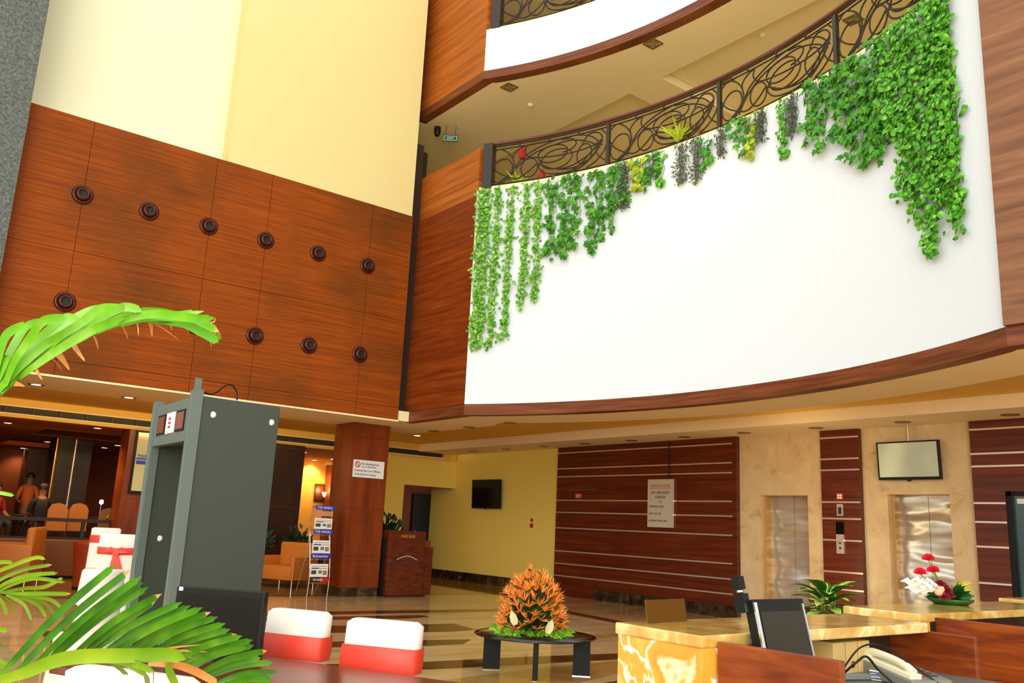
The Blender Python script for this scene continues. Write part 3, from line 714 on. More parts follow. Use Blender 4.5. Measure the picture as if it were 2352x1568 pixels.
# plants and red objects standing behind the railing
def tuft(base, h, w, m, name, label, n=26, grp=None):
    b = MB()
    for i in range(n):
        a = random.random()*6.28; r_ = random.random()*w/2; hh = h*random.uniform(.5, 1); c = Vector(base)
        b.blade([c, c+Vector((math.cos(a)*r_*.5, math.sin(a)*r_*.5, hh*.6)), c+Vector((math.cos(a)*r_*1.4, math.sin(a)*r_*1.4, hh))], w*.07, .3)
    return tag(b.build(name, m), label, 'plant', grp)
tuft(Vector((8.98, 11.7, 7.5)), .3, .5, ivy_yellow, 'trailing_plant', 'yellow-green trailing plant at the railing left end')
tuft(P(1560, 330, x=9.78), .35, .7, ivy_yellow, 'trailing_plant', 'yellow-green trailing plant behind the railing middle')
rp = P(1245, 408, x=9.4)
tag(MB().lathe([(0, -.12), (.14, -.1), (.02, .16), (0, .17)], rp, 5).build('red_cone', ink_red), 'dark red pointed object standing behind the railing foot', 'object')
rp = P(1200, 353, x=9.5)
tag(MB().box(rp.x-.06, rp.x+.06, rp.y-.05, rp.y+.05, rp.z-.1, rp.z+.1).build('red_box', ink_red), 'small dark red box fixed on the wall behind the railing left bay', 'box')

# ------------------------------------------------------------------ exit signs and domes on upper ceilings
for (c, zc, lab) in (((9.1, 14.24, 9.4), Z2, 'on the second visible ceiling'), ((9.0, 14.0, 12.58), Z3, 'at the very top edge of the photo')):
    q = Vector(c); rr_ = Vector((RT.x, RT.y, 0)).normalized(); nn = Vector((-rr_.y, rr_.x, 0))
    t = thing('exit_sign', 'small green exit sign hanging %s' % lab, 'exit sign', (q.x, q.y, zc), 0, 'green exit signs')
    MB().obox(q, rr_*.16, nn*.012, Vector((0, 0, .075))).build('sign_plate', green_sign, t)
    MB().obox(q-nn*.016, rr_*.14, nn*.002, Vector((0, 0, .05))).build('sign_face', paper, t)
    MB().obox(q-nn*.019, rr_*.13, nn*.002, Vector((0, 0, .042))).build('sign_field', green_sign, t)
    text('EXIT', .07, q-nn*.022-rr_*.07-Vector((0, 0, .025)), rr_, (0, 0, 1), paper, t)
    MB().tube([q+rr_*.1+Vector((0, 0, .07)), Vector((q.x+rr_.x*.1, q.y+rr_.y*.1, zc))], .005).build('hanger', iron, t)
    MB().tube([q-rr_*.1+Vector((0, 0, .07)), Vector((q.x-rr_.x*.1, q.y-rr_.y*.1, zc))], .005).build('hanger', iron, t)
    k = q+nn*.1-rr_*.3; k.z = zc
    t = MB().lathe([(.07, 0), (.07, -.12), (.06, -.16)], k, 16).build('dome_camera', black)
    tag(t, 'dark dome camera beside the exit sign %s' % lab, 'camera', 'dome cameras')
    MB().lathe([(.06, -.16), (.045, -.2), (0, -.22)], k, 16).build('dome', black_gloss, t)

# ------------------------------------------------------------------ signs, screens, wall plates
def frame_of(x): return Vector((0, -1, 0)), Vector((0, 0, 1)), Vector((-1, 0, 0))   # right, up, out on a wall facing the hall (-x)
# no smoking sign on the column
t = thing('no_smoking_sign', 'white no smoking sign high on the wooden column', 'sign', (8.24, 15.06, 2.4))
MB().box(7.9, 8.58, 15.04, 15.058, 2.23, 2.565).build('sign_board', paper, t)
MB().lathe([(.042, -.001), (.06, -.001)], (7.99, 15.039, 2.475), 24, ax=(0, 1, 0)).build('red_circle', ink_red, t)
MB().obox((7.99, 15.037, 2.475), Vector((.03, 0, -.03)), Vector((.006, 0, .006)), Vector((0, .001, 0))).build('red_bar', ink_red, t)
for (s_, x, z, sz, m_) in (('No Smoking Area', 8.07, 2.475, .06, ink_dark), ('It is an offence here', 8.08, 2.425, .045, ink_dark), ('Smoking Here is an Offence', 7.925, 2.345, .056, ink_dark), ('Kindly refrain from smoking', 7.93, 2.275, .046, ink_dark)):
    text(s_, sz, (x, 15.036, z), (1, 0, 0), (0, 0, 1), m_, t, sx=.9)
# terrace level board
t = thing('direction_board', 'silver terrace level direction board hanging on the red wooden wall', 'sign', (13.19, 11.91, 1.56))
MB().box(13.16, 13.19, 11.57, 12.25, 1.56, 2.51).build('board', mat('silver_board', (222, 214, 186), .35, metal=.35), t)
MB().tube([(13.17, 11.7, 2.51), (13.17, 11.7, 3.28)], .012, 6).build('hanging_rod', black, t)
for (s_, y, z, sz, m_, al) in (('TERRACE LEVEL', 11.91, 2.35, .085, ink_red, 'CENTER'), ('SKY LINE ROOF', 11.91, 2.22, .075, ink_dark, 'CENTER'), ('GARDEN', 11.91, 2.13, .075, ink_dark, 'CENTER'), ('SWIMMING POOL', 12.21, 1.95, .055, ink_dark, 'LEFT'), ('HEALTH CLUB', 12.21, 1.81, .055, ink_dark, 'LEFT'), ('INTERNATIONAL SPA', 12.21, 1.67, .055, ink_dark, 'LEFT')):
    text(s_, sz, (13.157, y, z), (0, -1, 0), (0, 0, 1), m_, t, align=al, sx=.92)
MB().box(13.156, 13.158, 11.62, 12.2, 2.325, 2.333).build('underline', ink_red, t)
MB().tube([(13.157, 11.91+.05*math.cos(k), 2.06+.02*math.sin(2*k)) for k in [i*.5 for i in range(13)]], .003, 4).build('ornament', ink_dark, t)
# small plates
def plate(name, label, y0, y1, z0, z1, m, x=13.2, th=.012, cat='sign'):
    o = MB().box(x-th, x, y0, y1, z0, z1).build(name, m); return tag(o, label, cat)
e_ = plate('exit_plate', 'small red exit plate above the flush wooden door', 14.27, 14.46, 2.12, 2.24, ink_red)
text('EXIT', .085, (13.186, 14.45, 2.15), (0, -1, 0), (0, 0, 1), paper, e_, sx=.9)
e_ = plate('fire_plate', 'small red and white lift notice plate between the two lifts', 7.92, 8.04, 2.12, 2.23, ink_red)
for a in ((7.94, 7.975, 2.14, 2.17), (7.985, 8.02, 2.14, 2.17), (7.94, 7.975, 2.18, 2.21), (7.985, 8.02, 2.18, 2.21)): MB().box(13.186, 13.188, *a).build('pictogram', paper, e_)
e_ = plate('notice_plate', 'narrow steel notice plate between the lifts under the red plate', 7.93, 8.04, 1.86, 2.05, steel)
MB().box(13.186, 13.188, 7.955, 8.015, 1.885, 2.0).build('dark_print', ink_dark, e_)
t = thing('lift_call_panel', 'lift call panel with black display and two buttons', 'control panel', (13.2, 7.99, 1.25))
MB().box(13.18, 13.2, 7.92, 8.06, 1.56, 1.76).build('display', black_gloss, t)
MB().box(13.175, 13.2, 7.925, 8.06, 1.25, 1.56).build('steel_plate', steel, t)
for z in (1.42, 1.34): MB().lathe([(0, -.03), (.018, -.03), (.02, -.024)], (13.2, 7.992, z), 14, ax=(1, 0, 0)).build('button', ink_dark, t)
t = thing('fire_switch', 'small red fire alarm switch with pictogram on the yellow wall', 'switch', (13.44, 16.28, 1.4))
MB().box(13.43, 13.449, 16.21, 16.32, 1.44, 1.54).build('switch_body', red_plastic, t)
MB().box(13.436, 13.449, 16.22, 16.31, 1.58, 1.66).build('pictogram', ink_red, t)
MB().box(13.44, 13.449, 16.19, 16.34, 1.38, 1.68).build('backplate', yellow, t)
# televisions
def tv(name_label, x, y0, y1, z0, z1, scr, tilt, pole=None):
    t = thing('television', name_label, 'television', (x, (y0+y1)/2, z0))
    c = Vector((x-.12, (y0+y1)/2, (z0+z1)/2)); hy, hz = (y1-y0)/2, (z1-z0)/2
    u = Vector((-math.sin(tilt), 0, math.cos(tilt))); n = Vector((-math.cos(tilt), 0, -math.sin(tilt)))
    bevel(MB().obox(c, Vector((0, hy, 0)), n*.03, u*hz).build('casing', black, t), .006)
    MB().obox(c+n*.031+u*.01, Vector((0, hy-.03, 0)), n*.002, u*(hz-.035)).build('screen', scr, t)
    MB().obox(c-n*.06, Vector((0, .12, 0)), n*.05, u*.1).build('wall_bracket', iron, t)
    MB().obox(c+n*.025-u*(hz+.012), Vector((0, .03, 0)), n*.006, u*.012).build('sensor', black, t)
    if pole: MB().tube([(x-.1, (y0+y1)/2, z1-.02), (x-.1, (y0+y1)/2, Z1)], .012).build('ceiling_pole', steel, t)
tv('wide television with painted grey screen reflection above the right lift', 13.29, 6.27, 7.27, 2.43, 3.03, screen_tv, .06, True)
tv('squarish dark television on the yellow wall', 13.44, 17.4, 18.6, 1.87, 2.6, screen_black, .04)

# ------------------------------------------------------------------ walk-through metal detector
DW = Vector((.597, .075, 0)); DU = DW.normalized(); DV = Vector((.03, .95, 0)); DVu = DV.normalized()
t = thing('metal_detector', 'tall dark grey walk-through metal detector gate', 'metal detector', (1.93, 6.4, 0))
pa = Vector((1.885, 5.957, 0)); pb = Vector((1.915, 6.93, 0)); HD = 2.2
def gate_panel(p, sgn):
    w = DW.length; c = p+DU*(w/2+.03)+Vector((0, 0, HD/2))
    o = bevel(MB().obox(c, DU*(w/2-.0), DVu*.045, Vector((0, 0, HD/2-.01))).build('side_panel', det_grey, t), .006)
    MB().obox(p+DU*.0+Vector((0, 0, HD/2+.01)), DU*.03, DVu*.06, Vector((0, 0, HD/2+.02))).build('front_frame', det_trim, t)
    MB().tube([p-DU*.032+Vector((0, 0, 0.02)), p-DU*.032+Vector((0, 0, HD))], .005, 6).build('light_strip', det_trim, t)
    for (u, z) in ((.09, HD-.13), (w-.06, HD-.13), (.1, 1.2)):
        if sgn > 0 and u == .1: continue
        MB().lathe([(0, .004), (.008, .004), (.009, .007), (.012, .007), (.013, .003), (.021, .002), (.022, 0)], p+DU*(u+.03)-DVu*.045+Vector((0, 0, z)), 16, ax=-DVu).build('screw_cap', paper, o)
    return o
gate_panel(pa, 1); gate_panel(pb, -1)
hc = (pa+pb)/2+Vector((0, 0, HD-.17))
h_ = MB().obox(hc+DU*.33, DU*.3, DVu*(DV.length/2-.05), Vector((0, 0, .14))).build('header_box', det_grey, t)
MB().obox(hc+DU*.0, DU*.028, DVu*(DV.length/2-.055), Vector((0, 0, .15))).build('header_face', det_trim, t)
for k, (s0, m_) in enumerate(((.22, screen_black), (-.02, paper), (-.27, screen_black))):
    q = hc-DU*.03+DVu*s0+Vector((0, 0, .0))
    f_ = MB().obox(q, DU*.004, DVu*.105, Vector((0, 0, .075))).build('display_frame', black if m_ != paper else paper, h_)
    MB().obox(q-DU*.005, DU*.002, DVu*.085, Vector((0, 0, .06))).build('display', [mat('display_brown', (120, 56, 26), .3), paper, mat('display_rose', (140, 74, 66), .3)][k], f_)
    if k == 1:
        for z in (.03, 0, -.03): MB().obox(q-DU*.008+Vector((0, 0, z)), DU*.001, DVu*.03, Vector((0, 0, .008))).build('print', ink_red, f_)
MB().obox(pa+Vector((0, 0, HD+.06)), DU*.02, DVu*.02, Vector((0, 0, .05))).build('top_post', det_trim, t)
cb = [pa+DU*a+Vector((0, 0, HD+z)) for a, z in ((.05, .02), (.12, .02), (.2, .09), (.25, .1), (.29, .06), (.3, .0))]
MB().tube(spline(cb, 6), .006, 6).build('cable', black, t)

# ------------------------------------------------------------------ covered chairs
def cover_chair(label, c, facing, ztop, width, sash='flat', rake=.1, skirt=True, seat_front=True, group='white covered banquet chairs'):
    """c: plan point of the back; facing: direction the sitter looks"""
    fz = Vector((facing[0], facing[1], 0)).normalized(); sd = Vector((-fz.y, fz.x, 0))
    t = thing('banquet_chair', label, 'chair', (c[0], c[1], 0), 0, group)
    c = Vector((c[0], c[1], 0)); zs_ = .46*ztop/.95
    b = MB(); rows = []
    N = 10
    for i in range(N+1):
        s = i/N; z = .02+(ztop-.02)*s; back = -fz*(max(0, z-zs_)*rake); w = width/2*(1.02-.04*s) if z > zs_ else width/2*(1.12-.1*z/zs_)
        th = .045
        rows.append([c+back+sd*x*w+fz*y*th+Vector((0, 0, z)) for x, y in ((-1, -.6), (-.92, -1), (0, -1.1), (.92, -1), (1, -.6), (1, .6), (.92, 1), (0, 1.1), (-.92, 1), (-1, .6))])
    top = [p-fz*0+Vector((0, 0, .018)) for p in rows[-1]]; cen = sum(top, Vector())/10
    rows.append([cen+(p-cen)*.86 for p in top])
    vs = [p for r_ in rows for p in r_]; fs = []
    for i in range(len(rows)-1):
        for k in range(10): fs.append((i*10+k, i*10+(k+1) % 10, (i+1)*10+(k+1) % 10, (i+1)*10+k))
    fs.append([(len(rows)-1)*10+k for k in range(10)])
    b.add(vs, fs, 0, True); b.build('backrest_cover', white_cloth, t)
    s_ = MB(); D = .44; q = c+fz*(D/2+.02)
    top_ = [q+fz*a*D/2+sd*e*width/2*1.02+Vector((0, 0, zs_)) for a, e in ((-1, -1), (1, -1), (1, 1), (-1, 1))]
    bot = [q+fz*a*D/2*1.1+sd*e*width/2*1.2+Vector((0, 0, .02)) for a, e in ((-.9, -1), (1, -1), (1, 1), (-.9, 1))]
    s_.add(top_+bot, [(0, 1, 2, 3), (0, 4, 5, 1), (1, 5, 6, 2), (2, 6, 7, 3), (3, 7, 4, 0), (7, 6, 5, 4)]); soft(s_.build('seat_cover', white_cloth, t), .04, 3)
    if sash:
        zb = ztop-.15 if sash == 'flat' else ztop-.17; hgt = .055 if sash == 'flat' else .04
        pts = []
        m_ = MB(); ring_ = []
        for dz in (-hgt, -hgt*.3, hgt*.4, hgt):
            z = zb+dz; back = -fz*((z-zs_)*rake); w = width/2*1.01; k = .055+(.008 if abs(dz) < hgt*.5 else 0)
            ring_.append([c+back+sd*x*w*1.02+fz*y*k+Vector((0, 0, z+(-.012*math.cos(x*1.5) if sash != 'flat' else 0))) for x, y in ((-1, -.6), (-.94, -1), (0, -1.05), (.94, -1), (1, -.6), (1, .6), (.94, 1), (0, 1.05), (-.94, 1), (-1, .6))])
        fs = []
        for i in range(3):
            for j in range(10): fs.append((i*10+j, i*10+(j+1) % 10, (i+1)*10+(j+1) % 10, (i+1)*10+j))
        m_.add([p for r_ in ring_ for p in r_], fs, 0, True); m_.build('sash', red_sash, t)
        if sash == 'bow':
            kb = c-fz*(.075+(zb-zs_)*rake)+Vector((0, 0, zb-.01)); o = MB()
            o.obox(kb, sd*.03, fz*.02, Vector((0, 0, .035)))
            o.blade([kb, kb-sd*.03-Vector((0, 0, .12))-fz*.01, kb-sd*.07-Vector((0, 0, .28))], .09, .3, side=sd, prof=lambda t_: .45+.55*t_)
            o.blade([kb, kb+sd*.012-Vector((0, 0, .22))-fz*.02, kb+sd*.01-Vector((0, 0, .5))], .11, .3, side=sd, prof=lambda t_: .45+.5*t_)
            o.blade([kb, kb+sd*.06+Vector((0, 0, .02))-fz*.02, kb+sd*.15-Vector((0, 0, .01))], .07, .3, side=Vector((0, 0, 1)))
            o.blade([kb, kb-sd*.06+Vector((0, 0, .02))-fz*.02, kb-sd*.15-Vector((0, 0, .01))], .07, .3, side=Vector((0, 0, 1)))
            o.build('bow', red_sash, t)
    return t
def mid(a, b): return ((a[0]+b[0])/2, (a[1]+b[1])/2)
u_desk = Vector((.45, -.893, 0)).normalized(); n_desk = Vector((.893, .45, 0)).normalized()
cover_chair('white covered chair with red sash, right one behind the brown desk', (2.16, 3.70), (-.82, -.57), .925, .385)
cover_chair('white covered chair with red sash, left one partly behind the dark monitor', (1.93, 4.16), (-.86, -.51), .93, .355)
cover_chair('white covered chair with red bow, left of the metal detector', (2.79, 11.0), (.35, .94), 1.1, .40, 'bow', .06)
cover_chair('white covered chair with red bow, half hidden by the metal detector', (3.29, 10.83), (.35, .94), 1.1, .40, 'bow', .06)
cover_chair('white covered chair with red sash, farthest one behind the bow chairs', (3.44, 14.33), (-.3, -.95), 1.1, .42, 'flat', .06)
cover_chair('plain white covered chair lower and nearer than the bow chairs', P(240, 1300, z=.97).xy, (-.1, .99), .93, .30, None, .04)
cover_chair('plain white chair back cut by the lower edge at left', (.90, 3.02), (.85, .52), .88, .52, None, .1)

# ------------------------------------------------------------------ brown desk with monitor, papers
A_ = Vector((.85, 4.15, 0)); B_ = A_+n_desk*.80
t = thing('wooden_desk', 'brown wooden desk in front of the two sashed chairs', 'desk', A_)
cdk = A_+n_desk*.40+u_desk*1.1
bevel(MB().obox(cdk+Vector((0, 0, .735)), u_desk*1.1, n_desk*.40, Vector((0, 0, .016))).build('desk_top', wood_table, t), .006)
MB().obox(cdk-n_desk*.3+Vector((0, 0, .36)), u_desk*1.02, n_desk*.012, Vector((0, 0, .355))).build('modesty_panel', wood_desk, t)
for s_ in (-1, 1): MB().obox(cdk+u_desk*s_*1.04+Vector((0, 0, .36)), u_desk*.02, n_desk*.34, Vector((0, 0, .358))).build('side_panel', wood_desk, t)
mc = P(512, 1430, z=1.0); 
ma = P(412, 1347, d=4.05); mb_ = P(614, 1357, d=3.95)
rr_ = Vector((mb_.x-ma.x, mb_.y-ma.y, 0)); mw = rr_.length; rr_.normalize(); nn = Vector((rr_.y, -rr_.x, 0))
t = thing('computer_monitor', 'black computer monitor with blue power light on the brown desk', 'monitor', ((ma.x+mb_.x)/2, (ma.y+mb_.y)/2, .75))
ztm = (ma.z+mb_.z)/2; c = Vector(((ma.x+mb_.x)/2, (ma.y+mb_.y)/2, ztm-.15))
bevel(MB().obox(c, rr_*mw/2, nn*.02, Vector((0, 0, .15))).build('casing', black, t), .005)
MB().obox(c+nn*.021-Vector((0, 0, .004)), rr_*(mw/2-.02), nn*.001, Vector((0, 0, .125))).build('screen', screen_black, t)
MB().obox(c+nn*.022-rr_*(mw/2-.025)+Vector((0, 0, .14)), rr_*.009, nn*.002, Vector((0, 0, .008))).build('power_light', mat('blue_light', (190, 225, 255), .4, emit=(150, 210, 255), es=3), t)
zb_ = (ztm-.30); MB().obox(Vector((c.x, c.y, (zb_+.76)/2))-nn*.01, rr_*.05, nn*.012, Vector((0, 0, max(.01, (zb_-.755)/2)))).build('stand_neck', black, t)
MB().obox(Vector((c.x, c.y, .758))-nn*.02, rr_*.12, nn*.09, Vector((0, 0, .007))).build('stand_foot', black, t)
pq = P(570, 1483, z=.752); tag(MB().obox(Vector((pq.x, pq.y, .757)), u_desk*.09, n_desk*.04, Vector((0, 0, .004))).build('note_pad', mat('yellow_paper', (232, 236, 30), .6)), 'bright yellow note pad on the brown desk under the monitor', 'note pad')

# ------------------------------------------------------------------ reception counters
ZT = 1.05
def onyx_counter(x0, x1, y0, y1, label, ret=.11):
    t = thing('reception_counter', label, 'counter', (x0, y0, 0), 0, 'onyx reception counters')
    bevel(MB().box(x0-.01, x1, y0-.005, y1+.01, ZT-.045, ZT).build('counter_top', onyx_top, t), .006)
    MB().box(x0, x0+ret, y0, y1, 0, ZT-.045).build('end_panel', onyx, t)
    MB().box(x0+ret, x1-.02, y1-.04, y1, 0, ZT-.045).build('front_panel', onyx, t)
    MB().box(x0+ret, x1-.02, y0+.18, y0+.2, 0, ZT-.05).build('back_board', wood_dark, t)
    return t
onyx_counter(2.60, 4.26, 2.14, 2.57, 'nearest onyx counter with glow painted into its yellow veined end')
onyx_counter(4.78, 6.85, 2.44, 2.88, 'middle onyx counter carrying the flower arrangement')
onyx_counter(7.35, 9.3, 2.62, 3.1, 'farthest onyx counter cut by the right edge')
def partition(x, y0, y1, label, th=.03, z=1.03):
    o = bevel(MB().box(x, x+th, y0, y1, .0, z).build('counter_partition', wood_desk), .004)
    return tag(o, label, 'partition', 'wooden reception partitions')
partition(2.665, 1.63, 2.125, 'nearest reddish wooden partition beside the bright onyx end')
partition(4.27, 1.925, 2.42, 'reddish wooden partition behind the telephone', .03, 1.01)
partition(4.93, 1.93, 2.43, 'wooden partition behind the middle onyx counter start', .03)
partition(6.62, 2.0, 2.43, 'wooden partition at the far end of the middle counter', .03)
for x0, x1, y0, y1, lab in ((2.7, 4.265, 1.45, 2.31, 'grey work surface of the nearest reception bay'), (4.965, 6.6, 1.75, 2.6, 'grey work surface of the middle reception bay')):
    t = thing('work_surface', lab, 'worktop', (x0, y0, 0), 0, 'reception worktops')
    MB().box(x0, x1, y0, y1 if x0 > 4 else 2.31, .80, .83).build('top', mat('worktop_grey', (96, 98, 92), .4), t)
    MB().box(x0, x1, 2.28, 2.3, .0, .80).build('support', wood_dark, t)
# binders under the counter
for i in range(3):
    x = 3.50+i*.10; o = bevel(MB().box(x, x+.09, 2.17, 2.31, .832, .985).build('binder', mat('binder_beige', (196, 162, 96), .5)), .004)
    tag(o, 'beige file binder under the onyx counter, %s of three' % ('left', 'middle', 'right')[i], 'binder', 'binders under the counter')
    MB().lathe([(.008, 0), (.014, -.002)], (x+.045, 2.169, .89), 12, ax=(0, 1, 0)).build('finger_hole', red_plastic if i == 2 else black, o)
# reception monitor
t = thing('computer_monitor', 'black monitor with silver edges leaning back behind the nearest partition', 'monitor', (3.0, 2.05, .83))
tl, tr = P(1718, 1380, y=2.1), P(1833, 1373, y=2.1); h = .30; tb = .22
u = Vector((-.02, math.sin(tb), math.cos(tb))); r_ = Vector((1, 0, 0)); n = r_.cross(u)
c = Vector(((tl.x+tr.x)/2, 2.1, (tl.z+tr.z)/2))-u*h/2; hw = (tr.x-tl.x)/2
bevel(MB().obox(c-n*.0+n*-.0, r_*hw, n*.022, u*h/2).build('casing', black, t), .004)
MB().obox(c+n*.023-u*.012, r_*(hw-.03), n*.001, u*(h/2-.035)).build('screen', mat('screen_olive', (44, 36, 18), .2, spec=.2), t)
MB().obox(c+n*.022-r_*(hw-.008), r_*.008, n*.004, u*(h/2-.012)).build('silver_edge', chrome, t)
MB().obox(c+n*.022+r_*(hw-.012), r_*.004, n*.003, u*(h/2-.02)).build('silver_edge', chrome, t)
MB().obox(c-u*h/2-Vector((0, 0, .02))-n*.02, r_*.04, n*.012, u*.05).build('stand_neck', black, t)
MB().box(2.9, 3.1, 1.98, 2.12, .832, .845).build('stand_foot', black, t)
t = thing('web_camera', 'small black camera with chrome joint clipped on the leaning monitor corner', 'camera', (tl.x, 2.1, tl.z))
q = Vector((tl.x-.012, 2.12, tl.z-.0))
MB().obox(q-u*.01, r_*.018, n*.022, u*.035).build('clip', black, t)
MB().lathe([(0, -.012), (.012, -.01), (.014, 0), (.012, .01), (0, .012)], q+u*.034-n*.0, 12).build('joint', chrome, t)
MB().obox(q+u*.065, r_*.016, n*.018, u*.024).build('camera_body', black, t)
# brass plaque
pa_, pb_ = P(1487, 1432, z=ZT), P(1578, 1426, z=ZT); rr_ = (pb_-pa_); rr_.z = 0; L_ = rr_.length; rr_.normalize(); nn = Vector((rr_.y, -rr_.x, 0))
t = thing('name_plaque', 'folded brass plaque standing on the nearest onyx counter', 'plaque', (pa_+pb_)/2)
c = (pa_+pb_)/2
u_ = Vector((0, 0, .088))+rr_*.02-nn*.03
MB().obox(c+u_*.5+Vector((0, 0, .001)), rr_*L_/2, nn*.0015, u_*.5).build('front_plate', mat('plaque_brass', (128, 92, 34), .3, metal=.8), t)
MB().obox(c-nn*.06+Vector((0, 0, .03)), rr_*.02, nn*.001, Vector((0, 0, .03))).build('rear_strut', gold, t)
# telephone
t = thing('desk_telephone', 'grey desk telephone with cream handset in the nearest bay', 'telephone', (3.72, 1.98, .832))
ax_ = Vector((-.28, -.96, 0)).normalized(); sd = Vector((-ax_.y, ax_.x, 0)); sd = sd if sd.x > 0 else -sd
o0 = Vector((3.835, 2.16, .832)); LP = .30; WP = .205
def ph(a, b, z): return o0+ax_*a+sd*(b-WP/2)+Vector((0, 0, z))
body = MB(); zb_, zf_ = .078, .03
v_ = [ph(0, 0, 0), ph(LP, -.01, 0), ph(LP, WP+.01, 0), ph(0, WP, 0), ph(0, .0, zb_), ph(LP, -.01, zf_), ph(LP, WP+.01, zf_), ph(0, WP, zb_)]
body.add(v_, [(0, 3, 2, 1), (4, 5, 6, 7), (0, 1, 5, 4), (1, 2, 6, 5), (2, 3, 7, 6), (3, 0, 4, 7)]); bevel(body.build('body', phone_grey, t), .008, 3)
def ps(a, b): return ph(a, b, zb_+(zf_-zb_)*a/LP+.001)
sl = (ps(LP, 0)-ps(0, 0)).normalized(); nrm = sl.cross(sd); nrm = nrm if nrm.z > 0 else -nrm
MB().obox(ps(.035, .14), sl*.022, sd*.045, nrm*.002).build('display', black_gloss, t)
kb = 0
for i in range(6):
    for j in range(5):
        o = MB().obox(ps(.085+i*.032, .082+j*.024), sl*.009, sd*.008, nrm*.003).build('key', red_plastic if (i == 5 and j == 1) else (plastic_cream if i == 0 else key_grey), t)
hs = spline([ps(.0, .035)+nrm*.02, ps(.04, .035)+nrm*.036, ps(.14, .035)+nrm*.042, ps(.22, .035)+nrm*.034, ps(.26, .035)+nrm*.018], 5)
MB().tube(hs, [.018+.003*math.cos(i/len(hs)*6.28) for i in range(len(hs))], 10).build('handset', plastic_cream, t)
MB().lathe([(.024, 0), (.022, .02), (0, .024)], ps(.025, .035), 14).build('ear_cap', plastic_cream, t)
MB().lathe([(.024, 0), (.022, .02), (0, .024)], ps(.245, .035), 14).build('mouth_cap', plastic_cream, t)
bevel(MB().obox(ps(.14, .035)+nrm*.006, sl*.14, sd*.032, nrm*.012).build('cradle', plastic_cream, t), .005)
# papers, keyboard slab, cables
pz = .832
for i, (q, lab, ra) in enumerate((((1895, 1520), 'loose printed sheets beside the leaning monitor', .3), ((1960, 1515), 'stack of printed sheets behind the telephone', -.4), ((1935, 1512), 'crumpled printed sheet between the paper stacks', .9))):
    p = P(*q, z=pz+.03); p.x = min(p.x, 3.86); p.y = min(max(p.y, 1.6), 2.1)
    b = MB()
    for k in range(7):
        a = ra+random.uniform(-.25, .25); d_ = Vector((math.cos(a), math.sin(a), 0)); e_ = Vector((-d_.y, d_.x, 0))
        b.obox(Vector((p.x+random.uniform(-.01, .01), p.y+random.uniform(-.01, .01), pz+.002+k*.006)), d_*.07, e_*.045, Vector((0, random.uniform(-.002, .002), .0012)), k % 2)
    tag(b.build('paper_stack', [paper, blue_pale]), lab, 'papers', 'papers in the nearest bay')
p = P(1960, 1548, z=pz); tag(bevel(MB().obox(Vector((min(p.x, 3.6), max(p.y, 1.62), pz+.012)), Vector((.16, -.06, 0)), Vector((.03, .08, 0)), Vector((0, 0, .012))).build('document_tray', mat('tray_grey', (112, 114, 108), .4)), .004), 'flat grey document tray in front of the telephone', 'tray')
cbp = [(3.45, 2.12, .86), (3.5, 2.05, .98), (3.6, 2.0, .99), (3.72, 1.95, .92), (3.78, 1.86, .85)]
tag(MB().tube(spline(cbp, 6), .004, 6).build('cable', black), 'black cable arching over the papers in the nearest bay', 'cable')
cbp = [(3.42, 2.1, .86), (3.44, 2.03, .93), (3.5, 2.02, .95), (3.55, 2.0, .90), (3.58, 1.95, .85)]
tag(MB().tube(spline(cbp, 6), .005, 6).build('cable', black), 'short looped black cable beside the beige binders', 'cable')
# things under the middle counter
for i, (x, w_, hh, m_, nm, lab) in enumerate(((5.25, .07, .1, paper, 'paper_cup', 'white paper cup under the middle counter'), (5.5, .1, .08, tan_fabric, 'small_box', 'tan small box under the middle counter'), (5.75, .12, .1, mat('box_brown', (110, 86, 60), .6), 'small_box', 'brown small box under the middle counter'))):
    o = MB().box(x, x+w_, 2.3, 2.38, .832, .832+hh).build(nm, m_) if nm != 'paper_cup' else MB().lathe([(0, 0), (.026, 0), (.036, hh), (.03, hh)], (x, 2.34, .832), 16).build(nm, m_)
    tag(o, lab, nm.replace('_', ' '))
o = MB().lathe([(0, 0), (.045, 0), (.05, .12), (.045, .13)], (6.1, 2.32, .832), 16).build('pen_holder', black_gloss); tag(o, 'dark patterned pen holder under the middle counter', 'pen holder')

